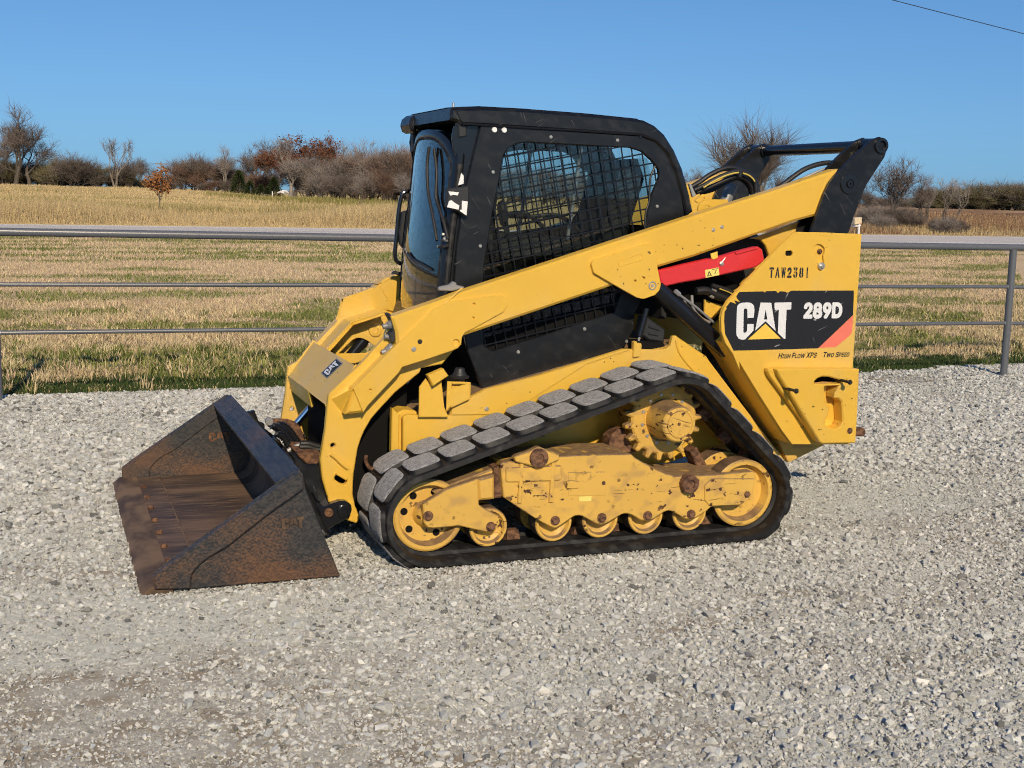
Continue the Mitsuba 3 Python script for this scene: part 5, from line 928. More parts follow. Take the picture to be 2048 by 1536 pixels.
# ---------------------------------------------------------------- gravel stones
rng = np.random.default_rng(7)
def stone_bank(m=28):
    out = []
    for i in range(m):
        p = rng.normal(size=(13, 3)); p /= np.linalg.norm(p, axis=1, keepdims=True); p *= rng.uniform(.75, 1.1, (13, 1))
        h = trimesh.Trimesh(p, process=False).convex_hull if False else trimesh.convex.convex_hull(p)
        out.append((np.array(h.vertices) * (1.15, .92, .72), np.array(h.faces)))
    return out
BANK = stone_bank()
def scatter(pos, size, col, lift=.5, bank=None):
    BANK = bank or globals()['BANK']
    vs, fs, cs, n = [], [], [], 0
    kind = rng.integers(0, len(BANK), len(pos))
    for k, (bv, bf) in enumerate(BANK):
        s = np.nonzero(kind == k)[0]
        if not len(s): continue
        a = rng.uniform(0, 2 * np.pi, len(s)); t = rng.normal(0, .35, (len(s), 2))
        ca, sa = np.cos(a), np.sin(a); R = np.zeros((len(s), 3, 3)); R[:, 0, 0] = ca; R[:, 0, 1] = -sa; R[:, 1, 0] = sa; R[:, 1, 1] = ca; R[:, 2, 2] = 1
        tx, ty = t[:, 0], t[:, 1]; X = np.zeros_like(R); X[:, 0, 0] = 1; X[:, 1, 1] = np.cos(tx); X[:, 1, 2] = -np.sin(tx); X[:, 2, 1] = np.sin(tx); X[:, 2, 2] = np.cos(tx)
        Yr = np.zeros_like(R); Yr[:, 1, 1] = 1; Yr[:, 0, 0] = np.cos(ty); Yr[:, 0, 2] = np.sin(ty); Yr[:, 2, 0] = -np.sin(ty); Yr[:, 2, 2] = np.cos(ty)
        M = R @ X @ Yr * (size[s][:, None, None] * rng.uniform(.8, 1.2, (len(s), 1, 3)))
        v = np.einsum('kij,nj->kni', M, bv); v[..., :2] += pos[s][:, None]; v[..., 2] += size[s][:, None] * lift
        vs.append(v.reshape(-1, 3)); cs.append(np.repeat(col[s], len(bv), 0)); fs.append((bf[None] + (np.arange(len(s)) * len(bv))[:, None, None] + n).reshape(-1, 3)); n += len(s) * len(bv)
    return (np.vstack(vs), np.vstack(fs)), np.vstack(cs)
def in_view(x, y, m=1.5):
    d = FWD[0] * x + FWD[1] * y; r = .93794 * x - .34611 * y
    return (np.abs(r) < d * .42 + m) & (d > 2.2)
def sample_lot(n, y0, y1, dens):
    x = rng.uniform(-8, 15, n); y = rng.uniform(y0, y1, n)
    k = in_view(x, y) & (y < edge_y(x) - .02) & ~((x > .30) & (x < 1.16) & (y > 5.0) & (y < 7.15)) & ~((x > 1.46) & (x < 3.2) & (((y > 5.03) & (y < 5.54)) | ((y > 6.59) & (y < 7.1)))) & (rng.uniform(size=n) < dens(x, y))
    return x[k], y[k]
def loose(x, y):
    q = n2(x, y, .55, 21, 3); right = np.clip((x - 1.2 - .2 * (5 - y)) / 2.2, 0, 1)
    return np.clip((q - .40) * 5 + .22 + .55 * right + .3 * np.clip((y - 7) / 2, 0, 1), .08, 1)
def stone_colours(n):
    b = rng.normal(.47, .085, n); dark = rng.uniform(size=n) < .07; b[dark] = rng.uniform(.12, .22, dark.sum()); pale = rng.uniform(size=n) < .08; b[pale] = rng.uniform(.55, .66, pale.sum())
    w = rng.uniform(-.01, .05, n); return np.clip(np.stack([b * (.965 + w), b * .985, b * (.925 - w * .6)], 1), .05, .8)
x1, y1 = sample_lot(280000, 2.0, 6.2, lambda x, y: loose(x, y) * .85); s1 = np.clip(rng.lognormal(math.log(.0080), .40, len(x1)), .0045, .024)
x2, y2 = sample_lot(260000, 6.2, 10.5, lambda x, y: loose(x, y) * .8); s2 = np.clip(rng.lognormal(math.log(.0115), .35, len(x2)), .007, .027)
gx, gy, gs = np.r_[x1, x2], np.r_[y1, y2], np.r_[s1, s2]
(gm, gc) = scatter(np.stack([gx, gy], 1), gs, stone_colours(len(gx)))
mat('stone', dict(type='mesh_attribute', name='vertex_color'), 0.85, 0.25)
k = obj('gravel', gm, 'stone', smooth=False, color=gc)
FINE = []
for i in range(24):
    p = rng.normal(size=(7, 3)); p /= np.linalg.norm(p, axis=1, keepdims=True); h = trimesh.convex.convex_hull(p * rng.uniform(.8, 1.1, (7, 1))); FINE.append((np.array(h.vertices) * (1.15, .95, .75), np.array(h.faces)))
for i in range(3):      # square metre patches of packed small stones, laid out under the loose ones
    m = 9500; q = rng.uniform(-.5, .5, (m, 2)); s = np.clip(rng.lognormal(math.log(.0052), .38, m), .003, .014)
    pm, pc = scatter(q, s, stone_colours(m), .3, FINE)
    scene[f'stone_patch_{i}'] = dict(type='shapegroup', patch=mikit.ply(pm, 'stone', color=pc))
n_patch = 0
for ix in range(-7, 15):
    for iy in range(2, 11):
        cx_, cy_ = ix * .985, iy * .985
        if not in_view(np.array(cx_), np.array(cy_), 2.4) or cy_ + .5 > edge_y(np.array(cx_)) + .15: continue
        n_patch += 1
        scene[f'gravel__{n_patch:03d}'] = dict(type='instance', to_world=T().translate([cx_, cy_, 0.0]).rotate([0, 0, 1], float(rng.integers(0, 4) * 90)), g=dict(type='ref', id=f'stone_patch_{rng.integers(0, 3)}'))
labels[k] = dict(label='loose crushed grey and white stones scattered over the lot', category='gravel', kind='stuff')

# ---------------------------------------------------------------- grass
def blades(x, y, z, h, w, lean, col, two=True):
    n = len(x); a = rng.uniform(0, 2 * np.pi, n); la = rng.uniform(0, 2 * np.pi, n); d = np.stack([np.cos(a), np.sin(a)], 1) * w[:, None]
    l = np.stack([np.cos(la), np.sin(la)], 1) * (h * lean)[:, None]; hh = h * np.sqrt(np.maximum(1 - lean ** 2 * .6, .1))
    b = np.stack([x, y], 1)
    P = [np.column_stack([b - d, z]), np.column_stack([b + d, z])]
    if two:
        P += [np.column_stack([b + l * .38 - d * .7, z + hh * .62]), np.column_stack([b + l * .38 + d * .7, z + hh * .62])]
    P.append(np.column_stack([b + l, z + hh])); m = len(P)
    v = np.stack(P, 1).reshape(-1, 3); o = (np.arange(n) * m)[:, None]
    f = np.vstack([o + [0, 1, 3], o + [0, 3, 2], o + [2, 3, 4]]) if two else o + [0, 1, 2]
    return (v, f), np.repeat(col, m, 0)
def lawn_area(n, y0, y1):
    y = rng.uniform(y0, y1, n); c = .3727 * y; hw = .47 * y + 1.5
    x = c + rng.uniform(-1, 1, n) * hw
    k = y > edge_y(x) + .01
    return x[k], y[k]
STRAW = np.array([.58, .46, .27]); PINK = np.array([.50, .375, .26]); GREEN = np.array([.10, .135, .03]); LIME = np.array([.24, .25, .075]); DEEP = np.array([.035, .06, .016])
def grass_colour(x, y):
    n = len(x); q = n2(x * .55, y * 1.1, .9, 31, 3); fine = n2(x, y, 3.5, 35, 2)
    ga = np.interp(y, [10, 12.2, 13.5, 16.5, 18.5, 24, 31, 33, 40, 44], [.55, .55, .52, .55, .22, .10, .16, .42, .45, .3])
    pg = np.clip((q - .5) * 5 + ga + (fine - .5) * .9, .03, .95)
    g = rng.uniform(size=n) < pg
    c = np.where(g[:, None], np.where(rng.uniform(size=(n, 1)) < .55, GREEN, LIME), np.where(rng.uniform(size=(n, 1)) < np.interp(y, [16, 20], [.75, .45])[:, None], STRAW, PINK))
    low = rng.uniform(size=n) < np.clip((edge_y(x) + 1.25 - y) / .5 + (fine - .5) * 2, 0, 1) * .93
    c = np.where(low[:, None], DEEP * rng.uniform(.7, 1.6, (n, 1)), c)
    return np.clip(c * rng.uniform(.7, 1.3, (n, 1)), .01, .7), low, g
parts = []
for n, y0, y1, wd, hb in ((130000, 9.4, 13.0, .0032, .055), (110000, 13.0, 18.5, .0045, .05), (130000, 18.5, 30, .007, .04), (90000, 30, 44, .011, .055)):
    x, y = lawn_area(n, y0, y1); c, low, g = grass_colour(x, y)
    tuft = np.clip((n2(x, y, 1.6, 41, 2) - .42) * 4, .25, 1.7) if y0 < 18 else np.ones(len(x))
    h = np.where(low, rng.uniform(.02, .05, len(x)), hb * tuft * rng.uniform(.5, 1.5, len(x)))
    parts.append(blades(x, y, np.full(len(x), -.03), h + .012, np.full(len(x), wd) * rng.uniform(.7, 1.3, len(x)), rng.uniform(.1, .85, len(x)), c, y0 < 18))
scene['leaf'] = dict(type='twosided', bsdf=dict(type='principled', base_color=dict(type='mesh_attribute', name='vertex_color'), roughness=.75, specular=.25))
def tufts(n, y0, y1, per, hgt, rad):
    x, y = lawn_area(n, y0, y1); q = n2(x, y, .8, 61, 3); kk = rng.uniform(size=len(x)) < np.clip((q - .40) * 5, .1, 1); x, y = x[kk], y[kk]
    c, low, g = grass_colour(x, y); H = hgt * rng.uniform(.5, 1.5, len(x)) * np.where(low, .3, 1)
    i = np.repeat(np.arange(len(x)), per); a = rng.uniform(0, 2 * np.pi, len(i)); r = rad * np.sqrt(rng.uniform(0, 1, len(i)))
    w = rng.uniform(size=len(i)) < .3
    cc = np.where(w[:, None], STRAW, c[i]) * rng.uniform(.65, 1.3, (len(i), 1))
    return blades(x[i] + r * np.cos(a), y[i] + r * np.sin(a), np.full(len(i), -.03), H[i] * rng.uniform(.55, 1.2, len(i)), np.full(len(i), .0032 + .00022 * y0), rng.uniform(.15, .8, len(i)), np.clip(cc, .01, .75))
parts += [tufts(3300, 10.2, 13.5, 20, .10, .05), tufts(2600, 13.5, 19, 14, .085, .06)]
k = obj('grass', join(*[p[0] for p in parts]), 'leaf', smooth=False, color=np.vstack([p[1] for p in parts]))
labels[k] = dict(label='straw coloured and green mown grass behind the fence', category='grass', kind='stuff')
parts = []
def field_area(n, r0, r1, a0, a1):
    r = np.sqrt(rng.uniform(r0 * r0, r1 * r1, n)); a = np.radians(rng.uniform(a0, a1, n)); return r * np.sin(a), r * np.cos(a)
GOLD = np.array([.54, .41, .20]); TAN = np.array([.44, .34, .19]); OLIVE = np.array([.22, .2, .06]); BROWN = np.array([.24, .14, .08])
for n, r0, r1, a0, a1, hh, wd in ((95000, 57, 72, -6, 24, .75, .018), (60000, 70, 112, -6, 24, .28, .03), (40000, 56, 95, 30, 46, .5, .022), (22000, 95, 200, 30, 46, .45, .05)):
    x, y = field_area(n, r0, r1, a0, a1); kk = y > np.interp(x, [-60, 120], [59.2, 54.4]); x, y = x[kk], y[kk]
    q = n2(x, y, .12, 51, 3); r = np.hypot(x, y)
    c = np.where((rng.uniform(size=(len(x), 1)) < .5), GOLD, TAN)
    if a0 < 20: c = np.where(((rng.uniform(size=len(x)) < np.clip((q - .45) * 4, 0, .9)) & (r > 70))[:, None], OLIVE, c)
    else: c = np.where((rng.uniform(size=len(x)) < np.clip(.25 + (r - 70) / 160 + (q - .5) * 2, 0, .9))[:, None], BROWN, c * .92)
    ramp = np.clip((y - np.interp(x, [-60, 120], [59.0, 54.2])) / 3, .15, 1)
    parts.append(blades(x, y, field_z(x, y) - .02, hh * ramp * rng.uniform(.5, 1.35, len(x)) * np.clip(.6 + (q - .4) * 2, .4, 1.4), np.full(len(x), wd), rng.uniform(.05, .5, len(x)), np.clip(c * rng.uniform(.7, 1.25, (len(x), 1)), .01, .7), False))
k = obj('tall_grass', join(*[p[0] for p in parts]), 'leaf', smooth=False, color=np.vstack([p[1] for p in parts]))
labels[k] = dict(label='tall golden grass standing along the far side of the road', category='grass', kind='stuff')

# ---------------------------------------------------------------- trees
mat('bark', P3(lambda p, n, uv: mix((0.055, 0.045, 0.037), (0.17, 0.145, 0.12), fbm(p.x * 5, p.y * 5, p.z * 1.5, 3))), 0.9, 0.1)
mat('bark_pale', P3(lambda p, n, uv: mix((0.14, 0.12, 0.10), (0.34, 0.30, 0.25), fbm(p.x * 5, p.y * 5, p.z * 1.5, 3))), 0.9, 0.1)
mat('twig', (0.16, 0.13, 0.11), 0.9, 0.1)
mat('twig_grey', (0.25, 0.215, 0.19), 0.9, 0.1)
mat('twig_olive', (0.17, 0.15, 0.085), 0.9, 0.1)
mat('twig_russet', (0.18, 0.115, 0.085), 0.9, 0.1)
mat('leaf_brown', P3(lambda p, n, uv: mix((0.10, 0.032, 0.018), (0.24, 0.085, 0.035), noise(p.x * 4, p.y * 4, p.z * 4))), 0.8, 0.1)
mat('leaf_rust', P3(lambda p, n, uv: mix((0.22, 0.09, 0.03), (0.42, 0.19, 0.07), noise(p.x * 9, p.y * 9, p.z * 9))), 0.8, 0.1)
mat('needle', P3(lambda p, n, uv: mix((0.02, 0.032, 0.012), (0.06, 0.075, 0.03), noise(p.x * 3, p.y * 3, p.z * 3))), 0.8, 0.1)
def grow(seed, stems=1, levels=5, split=(3, 5), spread=.55, first=.28, shrink=.68, up=.18, thin=.62, r0=.018, wob=.12, lean=0.0, twigs=0, twig_len=.10, twig_r=.0016):
    """A bare tree of height about 1: (limb mesh, twig mesh)."""
    g = random.Random(seed); segs, tips = [], []
    def vec(): return np.array([g.gauss(0, 1) for _ in range(3)])
    def branch(p, d, l, r, lev):
        n = 4 if lev < 3 else 3; pts = [p]; q = p
        for i in range(n):
            d = d + vec() * wob + np.array([0, 0, up * (1 if lev else .3)]); d /= np.linalg.norm(d); q = q + d * l / n; pts.append(q)
        segs.append((np.array(pts), np.linspace(r, r * thin, n + 1), lev))
        if lev >= levels: tips.append((pts, d)); return
        k = g.randint(*split)
        for i in range(k):
            t = g.uniform(.45, 1.0) if i else 1.0; j = min(n - 1, int(t * n)); s = pts[j] + (pts[j + 1] - pts[j]) * (t * n - j if t < 1 else 1)
            e = vec(); e -= d * (e @ d); e /= np.linalg.norm(e) + 1e-9; a = spread * g.uniform(.6, 1.3) * (.6 if i == 0 else 1)
            branch(s, d * math.cos(a) + e * math.sin(a), l * shrink * g.uniform(.75, 1.2), r * thin * (.95 if i == 0 else .75), lev + 1)
    for i in range(stems):
        a = g.uniform(0, 6.28); o = (.0 if stems == 1 else .22 + .1 * g.random()) + lean
        branch(np.array([.02 * math.cos(a) * (stems > 1), .02 * math.sin(a) * (stems > 1), -.02]), np.array([o * math.cos(a), o * math.sin(a), 1.0]) / math.hypot(1, o), first * g.uniform(.85, 1.15), r0, 0)
    limbs = join(*[tube(p, r, 6 if lev == 0 else 4 if lev < 3 else 3) for p, r, lev in segs if lev <= 2])
    fine = [(p, r) for p, r, lev in segs if lev > 2]; V, F, n = [], [], 0
    def strand(a, b, r):
        nonlocal n
        d, u, w = frame(b - a); V.extend([a + u * r, a - u * .5 * r + w * .87 * r, a - u * .5 * r - w * .87 * r, b]); F.extend([(n, n + 1, n + 3), (n + 1, n + 2, n + 3), (n + 2, n, n + 3)]); n += 4
    for p, r in fine:
        strand(p[0], p[len(p) // 2], r[0] * 1.1); strand(p[len(p) // 2 - 1], p[-1], r[0] * .8)
    for p, r, lev in segs:
        if lev < max(1, levels - 3): continue
        for _ in range(twigs if lev >= levels - 1 else twigs + 2):
            k = g.randint(1, len(p) - 1); t = g.random(); s = p[k - 1] + (p[k] - p[k - 1]) * t; d = p[k] - p[k - 1]; d /= np.linalg.norm(d) + 1e-9
            e = d + vec() * .6 + np.array([0, 0, .2]); e /= np.linalg.norm(e); strand(s, s + e * twig_len * g.uniform(.5, 1.3), twig_r)
    tw = (np.array(V), np.array(F)); top = np.percentile(tw[0][:, 2], 98.5)
    return (limbs[0] / top, limbs[1]), (tw[0] / top, tw[1]), [np.array(t[0][-1]) / top for t in tips]
def leaves(tips, seed, per, size, spread):
    g = np.random.default_rng(seed); P = np.repeat(np.array(tips), per, 0); P = P + g.normal(0, spread, P.shape); n = len(P)
    a = g.normal(size=(n, 3)); a /= np.linalg.norm(a, axis=1, keepdims=True); b = np.cross(a, g.normal(size=(n, 3))); b /= np.linalg.norm(b, axis=1, keepdims=True)
    s = size * g.uniform(.6, 1.4, (n, 1)); v = np.stack([P - a * s, P + b * s * .6, P + a * s, P - b * s * .6], 1).reshape(-1, 3); o = (np.arange(n) * 4)[:, None]
    return v, np.vstack([o + [0, 1, 2], o + [0, 2, 3]])
KIND = {
    'spreading': grow(3, levels=5, split=(3, 4), spread=.66, first=.2, shrink=.77, twigs=2, r0=.018, twig_r=.0014),
    'fan': grow(23, levels=4, split=(4, 5), spread=.55, first=.16, shrink=.84, thin=.66, twigs=3, up=.13, r0=.028, twig_len=.2, twig_r=.0012, wob=.07),
    'spreading2': grow(12, levels=5, split=(3, 4), spread=.7, first=.19, shrink=.78, twigs=2, r0=.02, up=.1, twig_r=.0014),
    'upright': grow(5, levels=5, split=(3, 4), spread=.5, first=.2, shrink=.77, twigs=2, up=.2, twig_r=.0014),
    'vase': grow(8, levels=5, split=(3, 4), spread=.62, first=.22, shrink=.76, twigs=2, up=.2, r0=.026, twig_r=.0018),
    'forked': grow(21, stems=3, levels=4, split=(2, 3), spread=.42, first=.40, shrink=.66, twigs=3, up=.22, r0=.014, twig_r=.002),
    'brush': grow(31, stems=7, levels=3, split=(3, 5), spread=.55, first=.34, shrink=.74, twigs=7, twig_len=.2, up=.06, r0=.012, twig_r=.0022),
    'brush2': grow(34, stems=8, levels=3, split=(3, 5), spread=.65, first=.3, shrink=.76, twigs=7, twig_len=.2, up=.05, r0=.011, twig_r=.0022),
    'brush3': grow(37, stems=6, levels=3, split=(3, 5), spread=.5, first=.36, shrink=.74, twigs=7, twig_len=.19, up=.15, r0=.012, twig_r=.0021),
    'sapling': grow(41, stems=1, levels=3, split=(3, 4), spread=.6, first=.42, shrink=.62, twigs=3, up=.2, r0=.014, twig_r=.0025),
}
OAKL = leaves(KIND['spreading'][2], 5, 5, .017, .03); SAPL = leaves(KIND['sapling'][2], 6, 22, .034, .075)
PLY = {}
def shape(key, mesh, bsdf):
    if (key, bsdf) not in PLY: PLY[key, bsdf] = mikit.ply(mesh, bsdf)
    return PLY[key, bsdf]
def tree(name, kind, X, Y, H, label, cat='tree', group=None, wide=1.0, turn=None, bark='bark', twig='twig', leaf=None, zoff=0.0):
    t = root(name, label, cat, group); turn = (hash_(X, Y) * 360) if turn is None else turn
    m = T().translate([X, Y, float(field_z(np.array(X), np.array(Y))) - .05 + zoff]).rotate([0, 0, 1], turn).scale([H * wide * 1.2, H * wide * 1.2, H])
    scene[t + '__trunk'] = {**shape(kind + 'l', KIND[kind][0], bark), 'to_world': m}
    scene[t + '__crown'] = {**shape(kind + 't', KIND[kind][1], twig), 'to_world': m}
    if leaf: scene[t + '__leaves'] = {**shape(kind + 'v', leaf[0], leaf[1]), 'to_world': m}
    return t
def hash_(x, y): return (math.sin(x * 12.9898 + y * 78.233) * 43758.5453) % 1.0
ORD = 'first second third fourth fifth sixth seventh eighth ninth tenth eleventh twelfth thirteenth fourteenth fifteenth sixteenth seventeenth eighteenth nineteenth twentieth'.split()
ORD += ['twenty-' + w for w in ORD[:9]] + ['thirtieth'] + ['thirty-' + w for w in ORD[:9]]
def rank(pts): return [ORD[i] for i in np.argsort(np.argsort([x / y for x, y, h in pts]))]
X, Y, H = [(-1.90, 111.98, 5.99)][0]; tree('bare_tree', 'upright', X, Y, H, 'tallest bare tree at the far left, cut by the left edge of the photo', wide=1.25)
X, Y, H = [(-0.69, 113.00, 4.06)][0]; tree('bare_tree', 'spreading2', X, Y, H, 'bare rounded tree second from the left, leaning right over the brush', wide=1.2)
X, Y, H = [(-3.60, 117.95, 4.70)][0]; tree('bare_tree', 'spreading', X, Y, H, 'bare tree half outside the left edge', wide=1.1)
X, Y, H = [(5.94, 111.84, 3.99)][0]; tree('bare_tree', 'forked', X, Y, H, 'thin forked bare tree standing alone left of the rusty sapling', wide=1.35, turn=40, bark='bark_pale', twig='twig_grey')
for s, k, lab in (([(9.68, 149.69, 3.32)][0], 'spreading', 'small dark bare tree left of the rusty sapling, first of three on the skyline'), ([(10.86, 149.61, 3.21)][0], 'upright', 'small dark bare tree just above the rusty sapling, second of three on the skyline'), ([(12.04, 149.52, 3.06)][0], 'spreading2', 'small dark bare tree by the utility pole, third of three on the skyline')):
    tree('bare_tree', k, *s, lab, wide=1.0)
X, Y, H = [(16.32, 123.93, 4.12)][0]; tree('bare_tree', 'upright', X, Y, H, 'pale trunked bare tree between the two dark thickets', wide=1.15, bark='bark_pale', twig='twig_grey')
for s, k, b, lab in (([(19.59, 126.49, 4.82)][0], 'spreading', 'bark', 'bare grey tree with a round crown left of the brown oak'), ([(20.69, 124.29, 4.99)][0], 'upright', 'bark', 'bare tree directly left of the brown oak, slightly taller than its neighbour')):
    tree('bare_tree', k, *s, lab, wide=1.2, bark=b)
X, Y, H = [(19.94, 108.18, 4.83)][0]; tree('bare_tree', 'vase', X, Y, H, 'bare tree with a pale trunk forking wide in front of the brown oak', wide=1.3, bark='bark_pale', twig='twig_grey', turn=15)
X, Y, H = [(22.53, 119.90, 5.40)][0]; tree('oak_tree', 'spreading', X, Y, H, 'oak with dark red brown leaves behind the pale forked trunk', wide=1.25, leaf=(OAKL, 'leaf_brown'), twig='twig_russet')
X, Y, H = [(20.82, 118.18, 4.13)][0]; tree('oak_tree', 'spreading', X, Y, H, 'low russet leaved oak left of the pale forked trunk', wide=1.1, leaf=(OAKL, 'leaf_brown'), twig='twig_russet', turn=120)
X, Y, H = [(25.03, 121.45, 5.46)][0]; tree('oak_tree', 'spreading', X, Y, H, 'narrower brown leaved oak to the right of the large brown oak', wide=.8, leaf=(OAKL, 'leaf_brown'), twig='twig_russet', turn=200)
for s, lab in (([(28.86, 126.76, 5.35)][0], 'pale slender bare tree rising above the thicket right of the oaks'), ([(32.08, 128.04, 5.65)][0], 'dark bare tree poking out of the thicket near the cab'), ([(35.27, 129.27, 5.59)][0], 'bare tree top behind the thicket next to the cab')):
    tree('bare_tree', 'upright' if 'slender' in lab else 'spreading', *s, lab, twig='twig_grey', bark='bark_pale' if 'slender' in lab else 'bark')
X, Y, H = [(47.47, 78.81, 6.78)][0]; tree('bare_tree', 'fan', X, Y, H, 'large bare tree with a fan of fine branches behind the rear of the loader', wide=1.15, turn=70, twig='twig', bark='bark_pale')
X, Y, H = [(70.43, 132.44, 4.46)][0]; tree('bare_tree', 'spreading', X, Y, H, 'small distant bare tree just right of the cab')
for s, k, w, lab in (([(51.29, 69.03, 4.20)][0], 'spreading', 1.15, 'dense bare tree right of the loader, tallest of the roadside trees'), ([(49.18, 68.10, 2.81)][0], 'upright', 1.2, 'thin bare tree right beside the rear link of the loader'), ([(53.98, 69.50, 3.34)][0], 'upright', 1.0, 'slim bare tree second to the right of the dense roadside tree'), ([(57.10, 72.14, 3.31)][0], 'upright', .9, 'slim bare tree with a bird house like knot, left of the crooked tree'), ([(51.73, 63.62, 3.21)][0], 'forked', 1.25, 'crooked forked bare tree at the right of the roadside row')):
    tree('bare_tree', k, *s, lab, wide=w, twig='twig_grey' if 'crooked' in lab else 'twig')
th = [(-2.76, 115.97, 2.32), (-1.03, 116.00, 2.25), (0.68, 116.00, 2.18), (1.62, 111.99, 2.44), (2.58, 109.97, 2.68), (3.57, 111.94, 2.13), (4.28, 111.92, 1.97), (6.23, 112.83, 2.16), (7.00, 112.78, 1.79)]
for i, (X, Y, H) in enumerate(th):
    tree('thicket_shrub', ('brush', 'brush2', 'brush3')[i % 3], X, Y, H, f'tall olive tinged bare shrub, {rank(th)[i]} from the left below the left trees', 'shrub', 'shrubs below the left trees', wide=1.1, twig=('twig_olive', 'twig', 'twig_olive')[i % 3], zoff=-.1 * H)
th = [(-3.44, 117.95, 1.14), (-2.91, 118.96, 1.36), (-2.25, 117.98, 1.27), (-1.61, 117.99, 1.48), (-0.97, 119.00, 1.33), (-0.32, 118.00, 1.45), (0.33, 118.00, 1.28), (0.96, 116.00, 1.35), (1.57, 113.99, 1.24), (2.20, 113.98, 1.41), (2.84, 113.96, 1.29), (3.47, 113.95, 1.25), (4.11, 113.93, 1.21), (4.80, 114.90, 1.18), (5.45, 114.87, 1.31), (6.18, 114.83, 1.19), (6.83, 114.80, 1.15), (7.64, 115.75, 1.12), (8.53, 117.69, 1.09), (9.30, 117.63, 1.05), (10.67, 119.52, 0.98)]
for i, (X, Y, H) in enumerate(th):
    tree('low_shrub', ('brush2', 'brush3', 'brush')[i % 3], X, Y, H, f'low dark shrub, {rank(th)[i]} from the left in the hedge along the field top', 'shrub', 'low shrubs along the top of the field', wide=1.5, twig=('twig', 'twig_olive', 'twig', 'twig_russet')[i % 4], zoff=-.25 * H)
th = [(12.27, 129.42, 1.55), (13.21, 129.33, 2.81), (14.30, 129.21, 3.45), (15.35, 129.09, 3.50), (16.05, 126.99, 2.83), (17.46, 126.80, 2.98), (18.22, 126.70, 2.56), (14.70, 117.08, 1.15), (15.57, 116.97, 1.33), (13.71, 117.20, 0.80), (19.44, 122.47, 2.16), (20.40, 122.31, 2.49)]
for i, (X, Y, H) in enumerate(th):
    tree('thicket_shrub', ('brush2', 'brush', 'brush3')[i % 3], X, Y, H, f'dark bare shrub, {rank(th)[i]} from the left between the rusty sapling and the oaks', 'shrub', 'shrubs of the middle thicket', wide=1.15, twig=('twig', 'twig_russet', 'twig')[i % 3], zoff=-.08 * H)
th = [(21.99, 111.86, 3.12), (22.67, 111.72, 3.69), (23.60, 111.53, 3.43), (24.37, 111.36, 3.74), (24.87, 109.20, 3.55), (25.79, 108.99, 3.47), (26.46, 108.83, 4.02), (27.30, 108.62, 4.16), (28.01, 108.44, 4.41), (28.21, 106.32, 4.42), (28.95, 106.12, 4.47), (29.78, 105.89, 4.39), (30.68, 105.63, 4.31), (32.62, 107.15, 3.45), (33.87, 106.76, 3.10), (35.32, 106.28, 3.36), (36.77, 105.79, 3.11), (38.21, 105.28, 3.45), (39.65, 104.75, 3.19), (41.08, 104.19, 3.36), (42.50, 103.62, 3.02), (43.91, 103.03, 3.19), (45.51, 102.34, 2.80), (46.90, 101.71, 2.50), (22.16, 106.72, 2.29), (23.58, 105.40, 2.27), (25.19, 105.02, 2.40), (26.96, 103.55, 2.67), (28.57, 103.12, 2.71)]
for i, (X, Y, H) in enumerate(th):
    tree('thicket_shrub', ('brush3', 'brush', 'brush2')[i % 3], X, Y, H, f'grey brown bare shrub, {rank(th)[i]} from the left in the thicket beside and behind the cab', 'shrub', 'shrubs of the thicket left of the cab', wide=1.1, twig=('twig_grey', 'twig', 'twig_grey', 'twig_russet')[i % 4], zoff=-.06 * H)
th = [(48.02, 66.47, 1.47), (47.25, 64.55, 1.64), (48.14, 63.90, 1.63), (49.85, 65.11, 1.40), (45.18, 61.11, 1.05), (49.16, 63.12, 1.18), (48.69, 60.94, 0.92), (47.82, 59.07, 1.01), (49.44, 60.33, 1.06), (49.86, 59.98, 0.69)]
for i, (X, Y, H) in enumerate(th):
    tree('thicket_shrub', ('brush', 'brush2', 'brush3')[i % 3], X, Y, H, f'low brown roadside shrub, {rank(th)[i]} from the left to the right of the loader', 'shrub', 'roadside shrubs right of the loader', wide=1.1, twig=('twig', 'twig_grey', 'twig')[i % 3], zoff=-.1 * H)
fw = [(205.51, 258.19, 3.15), (207.50, 256.60, 3.86), (209.47, 254.99, 3.61), (211.42, 253.38, 4.32), (213.34, 251.77, 4.55), (215.24, 250.15, 4.77), (217.11, 248.52, 4.40), (218.97, 246.89, 4.98), (220.80, 245.25, 4.73), (222.61, 243.61, 4.48), (209.66, 267.66, 2.63), (212.27, 278.28, 2.07), (208.25, 281.30, 1.69)]
for i, (X, Y, H) in enumerate(fw):
    tree('distant_shrub', ('brush2', 'brush', 'brush3')[i % 3], X, Y, H + 1.0 + 2.2 * hash_(X, Y), f'dark distant tree, {rank(fw)[i]} from the left in the woods on the right horizon', 'tree', 'woods on the right horizon', wide=1.6, twig=('twig', 'twig_olive', 'twig_grey')[i % 3], zoff=-1.6)
# rusty leaved saplings in the field
X, Y, H = [(6.16, 73.74, 2.04)][0]; tree('oak_sapling', 'sapling', X, Y, H, 'small sapling with rust coloured leaves standing alone in the field', leaf=(SAPL, 'leaf_rust'), wide=1.1, zoff=.3)
X, Y, H = [(17.70, 73.91, 1.87)][0]; tree('oak_sapling', 'sapling', X, Y, H, 'thin sapling with a few rusty leaves near the cab', leaf=(leaves(KIND['sapling'][2], 9, 6, .026, .05), 'leaf_rust') if False else None, wide=.8, twig='twig_russet', zoff=.2)
